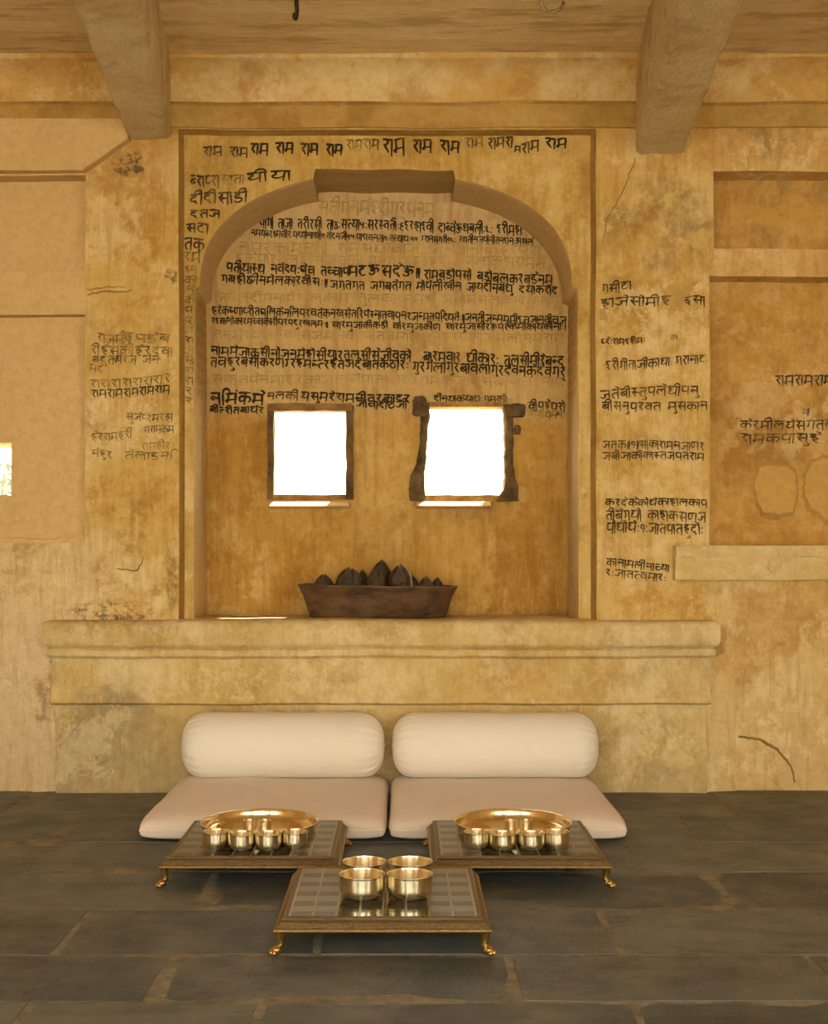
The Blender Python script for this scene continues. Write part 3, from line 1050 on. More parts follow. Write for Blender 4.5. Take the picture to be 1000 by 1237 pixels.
# ------------------------------------------------------------------ brushed Devanagari writing
# glyph: width; strokes "x,y x,y ..." on a 0-10 grid (10 = headline); a leading ! marks the right-hand stem
G = {
    'क': (8, '!4.3,10 4.3,0|4.3,6 2.6,7.2 .8,6 1,3.6 2.6,3 4.3,5|4.3,6.4 6.2,7.2 7.6,5.8 7.4,3.6 6.4,2.4'),
    'ख': (9, '1,10 3.2,8.6 2.6,6.8 1,6.2 2.2,4 4,2.4|8,6.6 6.2,7.3 4.8,5.6 5.6,3.6 8,5|!8,10 8,0'),
    'ग': (5.5, '1.8,10 1.8,4.5 1.2,3.4 .4,4.2|!5,10 5,0'),
    'घ': (7, '.8,9.8 2.3,8.6 1,7.4 2.2,6.2 .9,5 1.5,3 4,2.8 6.2,4.6|!6.2,10 6.2,0'),
    'च': (7, '.4,7 6.2,7|2.6,7 1.2,5 2.2,3 4.2,3.2 6.2,4.8|!6.2,10 6.2,0'),
    'छ': (8, '1,9 2.6,8.6 2.4,7 1,6.2 .9,3.8 2.8,2.6 5,4 5.2,6 4,6.8 3.4,5.4 5,4.2 7,5.4 7,8.4'),
    'ज': (7.5, '6.7,6.2 3.4,6.2 4,4.2 2.8,2.6 1,3 .4,4.4|!6.7,10 6.7,0'),
    'झ': (8, '.8,8.6 2.8,8.2 2.6,6.6 .8,6 2.8,5 2.6,3 .8,2.8|2.4,5.4 7,5.8|!7,10 7,0'),
    'ट': (6, '3.2,10 3.2,8.4 1.2,7 .9,4.2 2.6,2.2 5,3'),
    'ठ': (6.5, '3.2,10 3.2,8 1.2,6.6 1,4 3,2.4 5.2,4 5,6.6 3.2,8'),
    'ड': (6, '3.2,10 3.2,8.2 1.2,7.6 1.4,5.8 3.8,5.6 5,4 3.6,2 1.6,2 .7,3.4'),
    'ढ': (6, '3.2,10 3.2,8.4 1,6.4 1.2,3.2 3.4,2 5.4,3.4 4.4,5 3,4'),
    'ण': (8, '.8,10 .8,5 2,3.6 3.6,5 3.6,10|!7,10 7,0'),
    'त': (5.8, '5.1,6.6 2.6,6.8 1,5 1.6,2.6 2.6,1.2|!5.1,10 5.1,0'),
    'थ': (7, '2,9 .9,8.4 1.6,7.2 2.7,8.2 2.2,6.2 .9,4.6 2,3 4.2,3.2 6,4.8|!6.1,10 6.1,0'),
    'द': (6, '3.6,10 3.6,8 1.4,7.4 .8,5.2 2.4,3.8 4,4.6|2.8,4.2 5,1'),
    'ध': (7, '1.4,9.2 .6,8.2 1.8,7.2 2.8,8.4|1.8,7.2 .9,5 2,3 4.2,3.2 6,4.8|!6.1,10 6.1,0'),
    'न': (5.8, '5.1,6 2.6,6 1.4,7 .5,5.8 1.4,4.6 2.6,6|!5.1,10 5.1,0'),
    'प': (6, '1,10 1,5.6 2.2,4 4,4.4 5.2,5.6|!5.2,10 5.2,0'),
    'फ': (8.5, '1,10 1,5.6 2.2,4 4,4.4 5,5.6|!5,10 5,0|5,6.6 6.6,7.2 7.8,5.8 7.4,3.4'),
    'ब': (6, '5.2,6.8 3,7.4 .8,6 1.4,3.6 3.4,3.2 5.2,5|1.4,6.6 4.6,3.8|!5.2,10 5.2,0'),
    'भ': (7, '1.5,10 1.5,6 .6,5 1.2,4 2.2,4.8 6.1,5|!6.1,10 6.1,0'),
    'म': (6.5, '1.2,10 1.2,4.6 .4,3.8 1,2.8 1.8,4.4 5.7,4.8|!5.7,10 5.7,0'),
    'य': (6.5, '.6,9.4 2.4,8.8 2,6.8 .8,5 2,3.4 4,3.8 5.7,5.4|!5.7,10 5.7,0'),
    'र': (4.5, '2.6,10 3.2,8.2 2.2,6.8 .6,6.4|1.2,6.4 3.9,1'),
    'ल': (8, '6.8,6.4 5.4,7.4 4,6 4,4.2|4,6 2.6,7.5 .8,6 1,3.6 2,2.2|!6.8,10 6.8,0'),
    'व': (6, '5.2,6.8 3,7.4 .8,6 1.4,3.6 3.4,3.2 5.2,5|!5.2,10 5.2,0'),
    'श': (7, '2.4,8.6 .8,8.8 .9,7 2.6,7 2.8,5 1.2,4.2|1.6,4.4 4,1.4|!6,10 6,0'),
    'ष': (6, '1,10 1,5.6 2.2,4 4,4.4 5.2,5.6|1.2,7 4.8,4.6|!5.2,10 5.2,0'),
    'स': (6.8, '2.4,10 2.8,8.2 1.8,6.8 .5,6.4|1,6.4 3.4,1.4|2,5.4 6,5.4|!6,10 6,0'),
    'ह': (6, '3.2,10 3.2,8.4 1.2,8 1.4,6.4 4,6.4 4.6,5 3.2,4 1.6,4.4 2.6,2.2 4.6,.4'),
    'अ': (8, '.8,9 2.8,9.2 3.2,7.4 1.6,6.2 3.6,5 3.2,3 1.4,2.4 .4,3.8|2.6,6 7,6|!7,10 7,0'),
    'इ': (6, '3,10 3,8.6 1.2,8 1.4,6.4 3.8,6.4 4.4,4.6 2.4,3.8 1.4,4.8|3.6,3.8 5,1'),
    'उ': (6, '.8,8.6 3,8.4 3.6,7 1.8,5.8 4.2,4.6 3.8,2.4 1.8,2 .6,3.4'),
    'ऊ': (8, '.8,8.6 3,8.4 3.6,7 1.8,5.8 4.2,4.6 3.8,2.4 1.8,2 .6,3.4|3.6,5.6 5.4,7.4 7,6 6,4'),
    'ए': (6, '1,10 1,6 2.4,4.4 4.4,5.4 4.4,10|3,4.6 5,1.2'),
    'ा': (2.2, '-1,10 2,10|!1.2,10 1.2,0'),
    'ी': (2.4, '-1,10 2,10|!1.2,10 1.2,0|1.2,10 .8,12.6 -1,13.4 -2.8,12.2 -3.2,10.2'),
    'ि': (2.2, '!1,10 1,0|1,10 1.2,12.6 3.2,13.4 5,12 5.2,10.2'),
    'े': (0, '-.8,10 -1.4,11.8 -3.4,13.2'),
    'ै': (0, '-.8,10 -1.2,11.8 -2.6,13.2|-.9,10 -2,11.2 -4,12'),
    'ो': (2.2, '-1,10 2,10|!1.2,10 1.2,0|1.2,10 .4,12 -1.6,13.2'),
    'ौ': (2.2, '-1,10 2,10|!1.2,10 1.2,0|1.2,10 .8,12 -.8,13.2|1.2,10 -.2,11.2 -2,12'),
    'ु': (0, '-1.6,.2 -.6,-1 -1.4,-2.4 -3.4,-2'),
    'ू': (0, '-4.4,-.8 -2.8,-1 -1.8,-2 -.6,-3'),
    'ृ': (0, '-.8,0 -2.4,-1.2 -1.2,-2.6'),
    'ं': (0, '-2,12.2 -1.6,12.5 -1.8,11.9'),
    'ः': (2.4, '1,7 1.3,7.3 1.1,6.6|1,2.6 1.3,2.9 1.1,2.2'),
    '।': (2.4, '1.2,10 1.2,0'),
    '॥': (3.6, '1,10 1,0|2.6,10 2.6,0'),
    '१': (4.5, '2.6,5 1,5.4 .8,7.6 2.4,8.6 3.8,7 3.4,4 2,1.4'),
    '४': (5, '.8,8.8 4.2,3 3.4,1.4 1.6,1.4 .9,3 4.2,8.8'),
    '५': (5, '1,8.8 1,6 3.8,5.6|3.8,9 3.8,4 3,1.2'),
    '६': (5, '4,8.8 1.4,8 1.4,6 3.4,5.6 1,4.6 1.2,2 3.2,1.2 4.4,.2'),
    '८': (5, '1,8.6 1,4 2,2 4.4,1.6'),
    '-': (3.5, '.4,5 3,5.2'),
    ' ': (4.5, ''),
}
NOHEAD = set('ा ी े ै ो ौ ि ु ू ृ ं ः । ॥ १ ४ ५ ६ ८ -'.split()) | {' '}
HALF = '्'


def smooth(pts, n=5):
    if len(pts) < 3:
        (x0, y0), (x1, y1) = pts[0], pts[-1]
        k = 4
        return [(x0 + (x1 - x0) * i / k, y0 + (y1 - y0) * i / k) for i in range(k + 1)]
    out = []
    P_ = [pts[0]] + pts + [pts[-1]]
    for i in range(1, len(P_) - 2):
        p0, p1, p2, p3 = P_[i - 1], P_[i], P_[i + 1], P_[i + 2]
        for k in range(n):
            t_ = k / n
            out.append(tuple(0.5 * (2 * p1[a] + (p2[a] - p0[a]) * t_ + (2 * p0[a] - 5 * p1[a] + 4 * p2[a] - p3[a]) * t_ ** 2 +
                                    (3 * p1[a] - p0[a] - 3 * p2[a] + p3[a]) * t_ ** 3) for a in (0, 1)))
    out.append(pts[-1])
    return out


def layout(text, rnd):
    """list of strokes in glyph units and the total advance"""
    strokes, x = [], 0.0
    for i, ch in enumerate(text):
        if ch == HALF or ch not in G:
            continue
        w, d = G[ch]
        half = i + 1 < len(text) and text[i + 1] == HALF
        ky, kx = rnd.uniform(0.9, 1.1), rnd.uniform(0.92, 1.08)
        dy, sh = rnd.uniform(-0.5, 0.5), rnd.uniform(-0.05, 0.09)
        right_ = w
        for st in d.split('|'):
            if not st:
                continue
            stem = st.startswith('!')
            if stem and half:
                continue
            pts = [tuple(float(c) for c in q.split(',')) for q in st.lstrip('!').split()]
            pts = [(x + kx * (a + rnd.uniform(-.18, .18)) + sh * (b - 5), 10 + (b - 10) * ky + dy + rnd.uniform(-.2, .2)) for a, b in pts]
            strokes.append(smooth(pts))
        if half:
            w = w * 0.72
        if ch not in NOHEAD:
            a0 = x + rnd.uniform(-0.2, 0.5)
            a1 = x + w * kx + rnd.uniform(-.3, .4)
            strokes.append(smooth([(a0, 10 + dy + rnd.uniform(-.3, .2)), ((a0 + a1) / 2, 10 + dy + .15), (a1, 10 + dy + rnd.uniform(-.1, .4))]))
        nxt = text[i + 1] if i + 1 < len(text) else ''
        x += (w * kx + ((0.15 if nxt in 'ाीोौ' and nxt else 0.9) if ch not in NOHEAD else 0.5)) if w else 0.0
    return strokes, max(x, 1.0)


def strip(bm, pts3, wid, rnd, nrm=Vector((0, -1, 0))):
    n = len(pts3)
    L = []
    for i, p in enumerate(pts3):
        t_ = (pts3[min(i + 1, n - 1)] - pts3[max(i - 1, 0)])
        if t_.length < 1e-7:
            t_ = Vector((1, 0, 0))
        t_.normalize()
        s = t_.cross(nrm).normalized()
        s_ = i / max(1, n - 1)
        w = wid * 0.5 * (0.72 + 0.4 * math.sin(math.pi * min(1, s_ * 1.15 + .1))) * rnd.uniform(0.88, 1.12)
        L.append((bm.verts.new(p + s * w), bm.verts.new(p - s * w)))
    for a, b in zip(L, L[1:]):
        bm.faces.new((a[0], b[0], b[1], a[1]))


seed_n = [0]


def write(parent, text, x0, x1, yt, yb, Y, mat, pen=2.2, slope=0.0, label=None, off=0.0030, plane=None, name='inscription'):
    """one brushed line: from px x0 to x1, headline at yt, foot at yb, on the plaster at depth Y"""
    seed_n[0] += 1
    rnd = random.Random(seed_n[0] * 13 + 5)
    strokes, adv = layout(text, rnd)
    X0, X1, Zt, Zb = PX(x0, Y), PX(x1, Y), PZ(yt, Y), PZ(yb, Y)
    px_m = (Y - CAM_Y) / FPX
    bm = bmesh.new()
    wav = rnd.uniform(0, 6)
    for st in strokes:
        pts3 = []
        for (a, b) in st:
            u = a / adv
            x = X0 + (X1 - X0) * u
            z = Zb + (Zt - Zb) * b / 10 - slope * px_m * u + 0.6 * px_m * math.sin(wav + u * 7)
            p = Vector((x, Y, z))
            if plane:
                p = plane(p)
                pts3.append(p)
            else:
                p = p + disp(p)
                p.y = Y + disp(Vector((x, Y, z))).y - off
                pts3.append(p)
        strip(bm, pts3, 0.9 * pen * px_m, rnd, nrm=Vector((0, -1, 0)) if not plane else Vector((1, 0, 0)))
    o = link(name, bm, mat, parent, recalc=False)
    if label:
        o['label'] = label
    return o


RAM = 'राम '
# over the arch
write(wall_back, 'राम राम', 246, 301, 178, 190, YA, M['ink_soft'], 2.6)
write(wall_back, 'राम राम राम राम', 303, 414, 173, 187, YA, M['ink'], 3.0, 2)
write(wall_back, 'रामराम', 418, 458, 170, 183, YA, M['ink_worn'], 2.4, -1)
write(wall_back, 'राम', 461, 490, 168, 187, YA, M['ink'], 3.0, 0)
write(wall_back, 'राम राम', 498, 556, 169, 184, YA, M['ink'], 3.0, 2)
write(wall_back, 'राम', 561, 585, 167, 179, YA, M['ink_worn'], 2.6, -1)
write(wall_back, 'रामरा', 589, 620, 168, 182, YA, M['ink_soft'], 2.6, -2)
write(wall_back, 'म', 621, 630, 178, 186, YA, M['ink_soft'], 2.2, -2)
write(wall_back, 'राम', 630, 652, 174, 188, YA, M['ink_soft'], 2.6, -5)
write(wall_back, 'राम', 658, 686, 168, 180, YA, M['ink'], 2.8, 0)
write(wall_back, 'ब्राप्रा', 230, 266, 214, 228, YA, M['ink_soft'], 2.8, -1)
write(wall_back, 'साता', 267, 296, 212, 224, YA, M['ink_worn'], 2.4, 0)
write(wall_back, 'ओयीया', 298, 353, 209, 220, YA, M['ink'], 2.6, -3)
write(wall_back, 'दीदीसाडी', 229, 300, 236, 249, YA, M['ink_soft'], 2.8, -5)
write(wall_back, 'दतज', 230, 267, 255, 266, YA, M['ink_soft'], 2.6, 0)
write(wall_back, 'सटा', 225, 253, 271, 283, YA, M['ink_soft'], 2.6, 0)
write(wall_back, 'तक', 222.5, 248, 289, 304, YA, M['ink_soft'], 2.6, 0)
write(wall_back, 'रमे', 222.5, 243, 306, 318, YA, M['ink_worn'], 2.2, 0)
for k, s in enumerate(['इम', 'का', 'लो', 'की', 'प', 'ए', 'म', 'रा', 'ज', 'सी', 'रा', 'रा.', 'र', 'र']):
    write(wall_back, s, 223, 234 if k > 3 else 238, 322 + k * 12.2, 331 + k * 12.2, YA, M['ink_worn'], 1.6)

# niche back wall: verses
NW = wall_niche
write(NW, 'सतीमनमेश्रीगुरूपेनम', 385, 525, 243, 260, YB, M['ink_ghost'], 2.6, 3)
write(NW, 'पागी ताजाओ तरीरसी ता४ःसत्या५ःसरस्वतीः६श्रहाश्वी दाब्वेऊथबलीः८ः श्रीमंहाः', 314, 634, 264, 276, YB, M['ink'], 2.0, 8)
write(NW, 'नमयब्रह्मचीरःपद्योनाखी१ःवेदनजी१५ःपाशचनता१ःतत्याधः१५ ग्रानसंगरी१८ः ईत्यतीनजपोनीतनशनःअखले', 304, 645, 279, 287, YB, M['ink'], 1.6, 10)
write(NW, 'नमरकामनती रामसेघावाजे जनवानीकहरेपेरा', 290, 655, 293, 306, YB, M['ink_ghost'], 2.2, 4)
write(NW, 'हकेमारपेलजीनपावके गनयमाहरहरे तीनलाकहाराममे', 284, 660, 308, 321, YB, M['ink_ghost'], 2.2, 4)
write(NW, 'पतीयास्थ नवेद्यःषेच तच्चाप', 274, 423, 318, 329, YB, M['ink'], 2.4, 5)
write(NW, 'मटऊसदेऊ॥', 421, 508, 321, 335, YB, M['ink'], 3.0, 2)
write(NW, 'रामबडोपसो बडोबलकरबडेनम', 511, 668, 327, 339, YB, M['ink'], 2.2, 6)
write(NW, 'गबहीछीनमेलकारवीसः॥', 268, 397, 333, 343, YB, M['ink'], 2.2, 3)
write(NW, 'जगतगत जगबतेगत मोपेलीखीन जायदीनबंधु दयाकरोद', 399, 674, 339, 349, YB, M['ink'], 2.1, 7)
write(NW, 'जपलदीमनापेखलकामरतुलकारनमहे जपोमेसलकादमानम', 262, 676, 355, 366, YB, M['ink_ghost'], 2.0, 3)
write(NW, 'हरेकृष्णाप्रीतषिलकेनिलपरचतेकनखसेतिरपेस्नातवापुनरजन्मतपिद्यतेः॥जनतीजन्मभुमीश्चजानवीचज', 256, 684, 371, 381, YB, M['ink'], 1.9, 12)
write(NW, 'रश्चलोकारमच्चकारीपरपदुरखलमः॥', 256, 397, 384, 392, YB, M['ink'], 1.8, 4)
write(NW, 'चारभुजाकीआकंडी चारभुजाकीआण चारभुजासीरऊपरेकमीकायकीनाईः।', 401, 684, 390, 398, YB, M['ink'], 1.8, 2)
write(NW, 'तनमेरपुलहकासजेमनकापीतवेमालसनहरपेकाजमेलोनमराम', 258, 682, 400, 411, YB, M['ink_ghost'], 2.0, 4)
write(NW, 'नाममेजाकसीनोजनमेहोसीयारतुलसीऐसेजीवको', 255, 497, 420, 431, YB, M['ink'], 2.3, 6)
write(NW, 'बारमवार धीकारः तुलसीमीरेबन्द', 511, 683, 426, 439, YB, M['ink'], 2.4, 6)
write(NW, 'तचहुओरबसीकरणग्रहमन्त्रहैतजदेबातकठोरः', 254, 494, 432, 443, YB, M['ink'], 2.3, 5)
write(NW, 'गुरगेलागुरबावलागुरदेवनकेदेवगरू', 498, 684, 438, 450, YB, M['ink'], 2.3, 7)
write(NW, 'सकतपेनमाहरकाजलमेपातुनसवरामकेजादसबलीनरनाम', 256, 682, 453, 464, YB, M['ink_ghost'], 2.0, 4)
write(NW, 'निमंकमे', 254, 320, 475, 489, YB, M['ink'], 3.2, 1)
write(NW, 'नलकी', 323, 362, 474, 483, YB, M['ink_soft'], 2.2, -1)
write(NW, 'यसुमरेरामनीतरकादर', 364, 496, 474, 484, YB, M['ink'], 2.4, 4)
write(NW, 'दीनयाकेयाधःगमकी', 524, 612, 478, 486, YB, M['ink_soft'], 2.0, 2)
write(NW, 'बीत्रीतबाधेर', 253, 320, 492, 500, YB, M['ink'], 2.2, 0)
write(NW, 'जोचादीठजी', 430, 492, 485, 494, YB, M['ink'], 2.2, 0)
write(NW, 'वीपहेधुरो', 638, 683, 486, 497, YB, M['ink_soft'], 2.2, 1)
write(NW, 'मेबीथमेनः', 640, 683, 497, 505, YB, M['ink_worn'], 1.8, 1)
# ghosts of older lines on the jambs of the arch
for k in range(9):
    for side in (0, 1):
        xx = (JL + 0.001) if side == 0 else (JR - 0.001)
        sg = 1 if side == 0 else -1
        z0 = PZ(352 + k * 15, .2)

        def jamb(p, xx=xx, sg=sg, z0=z0):
            u = (p.x - PX(240, .2)) / (PX(320, .2) - PX(240, .2))
            q = Vector((xx, YA + 0.05 + 0.28 * (u if sg > 0 else 1 - u), p.z))
            q += disp(q)
            q.x += 0.0035 * sg
            return q
        write(wall_back, ['जनमेराम', 'तुलसीक', 'पलकेमन', 'हरेबात', 'कामनेज', 'सबलीन', 'रामराम', 'दीनबंधु', 'कहतजा'][k], 240, 320, 352 + k * 15, 362 + k * 15, .2, M['ink_ghost'], 2.2, 0, plane=jamb)

# left pilaster
PI = wall_back
write(PI, 'राजमीर', 118, 160, 404, 416, 0, M['ink_worn'], 1.6, 2)
write(PI, 'इपडेब', 150, 206, 404, 414, 0, M['ink_worn'], 2.0, 2)
write(PI, 'रीहैसुकीहेरदुवा', 110, 209, 419, 430, 0, M['ink_worn'], 2.0, 2)
write(PI, 'बदुतमेरज जन', 112, 192, 432, 442, 0, M['ink_worn'], 2.0, -2)
write(PI, 'मदे', 109, 126, 441, 450, 0, M['ink_worn'], 1.8, 2)
write(PI, 'रारारारारारारार', 110, 207, 461, 471, 0, M['ink_worn'], 1.9, -8)
write(PI, 'रामरामरामरामराम', 111, 206, 472, 482, 0, M['ink_soft'], 2.0, -6)
write(PI, 'सुजेप्रमरहा', 152, 209, 500, 509, 0, M['ink_worn'], 1.7, 0)
write(PI, 'मरामकम', 174, 210, 515, 524, 0, M['ink_worn'], 1.7, -2)
write(PI, 'हेररामहरी', 110, 160, 524, 534, 0, M['ink_worn'], 1.6, -4)
write(PI, 'रामहीर', 170, 206, 534, 543, 0, M['ink_worn'], 1.5, 0)
write(PI, 'नेहुर', 111, 136, 543, 552, 0, M['ink_worn'], 1.8, 2)
write(PI, 'तेलाडनि', 150, 209, 546, 556, 0, M['ink_worn'], 1.7, 0)
# right pilaster
write(PI, 'गसीटा', 727, 764, 345, 356, 0, M['ink_soft'], 2.0, -4)
write(PI, 'हाजेसोमीह', 726, 812, 362, 373, 0, M['ink_soft'], 2.2, -4)
write(PI, 'इसा', 826, 853, 359, 370, 0, M['ink_soft'], 2.0, 0)
write(PI, 'प्रेःरामश्रीमः', 727, 780, 411, 418, 0, M['ink_soft'], 2.2, -3)
write(PI, 'का', 810, 819, 405, 411, 0, M['ink_worn'], 1.6)
write(PI, 'श्रीगीताजीकाथा गरानाट', 732, 852, 438, 449, 0, M['ink_soft'], 1.9, -9)
write(PI, 'जतेबीस्तुपलेथीपनु', 725, 844, 472, 483, 0, M['ink_soft'], 2.0, -6)
write(PI, 'बीसनुपरवत मुसकान', 727, 855, 487, 497, 0, M['ink_soft'], 2.0, 0)
write(PI, 'जतक॥१॥सांकारामनजाआणर', 728, 851, 532, 542, 0, M['ink_soft'], 1.7, 3)
write(PI, 'जबीजाकीकास्तजपतराम', 728, 851, 546, 555, 0, M['ink_soft'], 1.8, 2)
write(PI, 'करदेकेकोधेकाहालकाप', 731, 855, 603, 612, 0, M['ink_soft'], 2.0, 1)
write(PI, 'तीबेगघो काहाकसणज', 731, 853, 617, 629, 0, M['ink_soft'], 2.0, 3)
write(PI, 'पोघोधेः१ःजातपातहुदोः', 732, 850, 632, 644, 0, M['ink_soft'], 2.1, 3)
write(PI, 'कानामलीनाच्या', 732, 808, 675, 684, 0, M['ink_soft'], 1.8, 8)
write(PI, 'रःजातत्वमारः', 731, 804, 688, 697, 0, M['ink_soft'], 1.8, 6)
# right recess
write(PI, 'रामरामराम', 936, 1006, 455, 468, .12, M['ink_soft'], 2.2, -2)
write(PI, 'केरमीलयेसंगतव', 893, 1008, 510, 521, .12, M['ink_soft'], 2.0, -2)
write(PI, 'रामकपासुहे', 894, 992, 525, 536, .12, M['ink_soft'], 2.0, 0)
write(PI, 'णा', 969, 978, 494, 502, .12, M['ink_worn'], 1.6, 0)


# repaired plaster, stains and cracks with outlines of their own
def patch(parent, pts, Y, mat, t_=0.003, name='plaster_patch', jag=1.5, label=None):
    rnd = random.Random(len(pts) * 31 + int(pts[0][0]))
    dense = []
    n = len(pts)
    for i in range(n):
        a, b = pts[i], pts[(i + 1) % n]
        d = math.hypot(b[0] - a[0], b[1] - a[1])
        k = max(1, int(d / 4))
        for j in range(k):
            s = j / k
            dense.append((a[0] + (b[0] - a[0]) * s + rnd.uniform(-jag, jag), a[1] + (b[1] - a[1]) * s + rnd.uniform(-jag, jag)))
    bm = bmesh.new()
    cxm, czm = sum(p[0] for p in dense) / len(dense), sum(p[1] for p in dense) / len(dense)
    rings = []
    for s, th in ((1.0, -0.002), (0.985, t_ * .8), (0.95, t_), (0.7, t_), (0.35, t_)):
        ring = []
        for (x, y) in dense:
            p = Vector((PX(cxm + (x - cxm) * s, Y), Y, PZ(czm + (y - czm) * s, Y)))
            d = disp(p)
            p += d
            p.y -= th
            ring.append(bm.verts.new(p))
        rings.append(ring)
    for A, B in zip(rings, rings[1:]):
        for k in range(len(A)):
            bm.faces.new((A[k], A[(k + 1) % len(A)], B[(k + 1) % len(A)], B[k]))
    p = Vector((PX(cxm, Y), Y, PZ(czm, Y)))
    p += disp(p)
    p.y -= t_
    c = bm.verts.new(p)
    for k in range(len(dense)):
        bm.faces.new((rings[-1][k], rings[-1][(k + 1) % len(dense)], c))
    o = link(name, bm, mat, parent, smooth=True)
    if label:
        o['label'] = label
    return o


patch(PI, [(915, 562), (930, 558), (950, 561), (962, 568), (965, 600), (960, 622), (940, 629), (922, 626), (912, 610), (909, 585)], .12, M['patch_edge'], 0.0016, jag=2)
patch(PI, [(918, 565), (932, 562), (950, 565), (960, 571), (962, 598), (957, 618), (940, 621), (922, 619), (915, 606), (912, 585)], .12, M['patch_round'], 0.004, jag=1, label='smooth rounded repair patch')
patch(PI, [(975, 556), (990, 549), (1012, 548), (1018, 640), (998, 634), (978, 620), (968, 600), (968, 575)], .12, M['patch_edge'], 0.0016, jag=2)
patch(PI, [(979, 559), (992, 553), (1012, 552), (1018, 632), (1000, 628), (981, 615), (971, 598), (972, 577)], .12, M['patch_round'], 0.004, jag=1)
patch(PI, [(152, 320), (170, 312), (190, 316), (196, 330), (188, 346), (165, 345), (153, 338)], 0, M['ochre'], 0.006, jag=1.2)
patch(PI, [(812, 352), (826, 348), (844, 338), (838, 346), (830, 362), (822, 376), (815, 368)], 0, M['patch'], 0.003, jag=1.5)
patch(PI, [(724, 374), (733, 372), (734, 388), (726, 387)], 0, M['patch'], 0.006, jag=1, label='grey plaster daub')
patch(PI, [(938 + 10 * math.cos(k * .5236), 683 + 9 * math.sin(k * .5236)) for k in range(12)], -.048, M['sill'], 0.007, name='plaster_boss', jag=.3)
patch(PI, [(860, 778), (872, 777), (875, 788), (864, 794), (859, 788)], 0, M['patch_edge'], 0.006, jag=1)


def crack(pts, Y, wid=1.4, parent=None):
    bm = bmesh.new()
    rnd = random.Random(int(pts[0][0]))
    pp = []
    for a, b in zip(pts, pts[1:]):
        for k in range(6):
            s = k / 6
            pp.append((a[0] + (b[0] - a[0]) * s + rnd.uniform(-.9, .9), a[1] + (b[1] - a[1]) * s + rnd.uniform(-.9, .9)))
    pp.append(pts[-1])
    P3 = []
    for x, y in pp:
        p = Vector((PX(x, Y), Y, PZ(y, Y)))
        p += disp(p)
        p.y -= 0.003
        P3.append(p)
    strip(bm, P3, wid * (Y - CAM_Y) / FPX, rnd)
    return link('plaster_crack', bm, M['crack'], parent or wall_back, recalc=False)


crack([(768, 190), (757, 220), (745, 246), (733, 264), (728, 295)], 0, 1.2)
crack([(106, 356), (125, 352), (150, 354), (160, 351)], 0, 1.8)
crack([(105, 350), (130, 347), (152, 347)], 0, 1.2)
crack([(148, 400), (153, 410), (157, 417)], 0, 1.8)
crack([(892, 890), (915, 892), (938, 905), (955, 925), (960, 945)], 0.020, 3.0)
crack([(140, 688), (165, 690), (171, 680), (172, 672)], 0, 1.6)

# ------------------------------------------------------------------ objects: floor cushions
def seat_mat(name, x0, x1, y0, y1, h, seed, label):
    cx, cy = (x0 + x1) / 2, (y0 + y1) / 2
    ax, ay = (x1 - x0) / 2, (y1 - y0) / 2
    root = empty(name, (cx, cy, 0))
    bm = bmesh.new()
    N = 44

    def e(i):
        u = -1 + 2 * i / N
        return math.copysign(1 - (1 - abs(u)) ** 1.9, u)
    top, bot = [], []
    for i in range(N + 1):
        rt, rb = [], []
        for j in range(N + 1):
            u, v = e(i), e(j)
            f = max(0.0, (1 - abs(u) ** 7) * (1 - abs(v) ** 7)) ** 0.30
            pull = 1 - 0.022 * (abs(u * v) ** 10) - 0.012 * (1 - abs(v) ** 2) * (abs(u) ** 6) - 0.012 * (1 - abs(u) ** 2) * (abs(v) ** 6)
            x, y = ax * u * pull, ay * v * pull
            w = noise.noise(Vector((x * 4 + seed, y * 4, 0))) * 0.005 + noise.noise(Vector((x * 11, y * 11, seed))) * 0.0022
            edge = max(abs(u), abs(v))
            w += 0.0035 * math.sin((u if abs(v) > abs(u) else v) * 40 + seed) * max(0, edge - 0.85) / 0.15 * f
            zt = h * 0.40 + h * 0.60 * f + w * f
            zb = h * 0.40 - h * 0.40 * f ** 0.6
            rt.append(bm.verts.new((x, y, zt)))
            rb.append(rt[-1] if (i in (0, N) or j in (0, N)) else bm.verts.new((x, y, max(0.0005, zb))))
        top.append(rt)
        bot.append(rb)
    for i in range(N):
        for j in range(N):
            bm.faces.new((top[i][j], top[i + 1][j], top[i + 1][j + 1], top[i][j + 1]))
            try:
                bm.faces.new((bot[i][j], bot[i][j + 1], bot[i + 1][j + 1], bot[i + 1][j]))
            except ValueError:
                pass
    rim = [top[i][0].co.copy() for i in range(N + 1)] + [top[N][j].co.copy() for j in range(1, N + 1)] + \
          [top[i][N].co.copy() for i in range(N - 1, -1, -1)] + [top[0][j].co.copy() for j in range(N - 1, 0, -1)]
    link('cover', bm, M['mat'], root, smooth='all')
    bm = bmesh.new()
    tube(bm, rim, 0.0028, 6, closed=True)
    link('seam', bm, M['mat'], root, smooth='all')
    return tag(root, label, 'seat cushion', 'blush floor cushions')


seat_mat('floor_cushion', -0.925, -0.052, -0.93, -0.05, 0.100, 1.0, 'flat blush seat cushion on the floor under the left bolster, behind the left low table')
seat_mat('floor_cushion', -0.046, 0.795, -0.93, -0.05, 0.100, 5.0, 'flat blush seat cushion on the floor under the right bolster, behind the right low table')


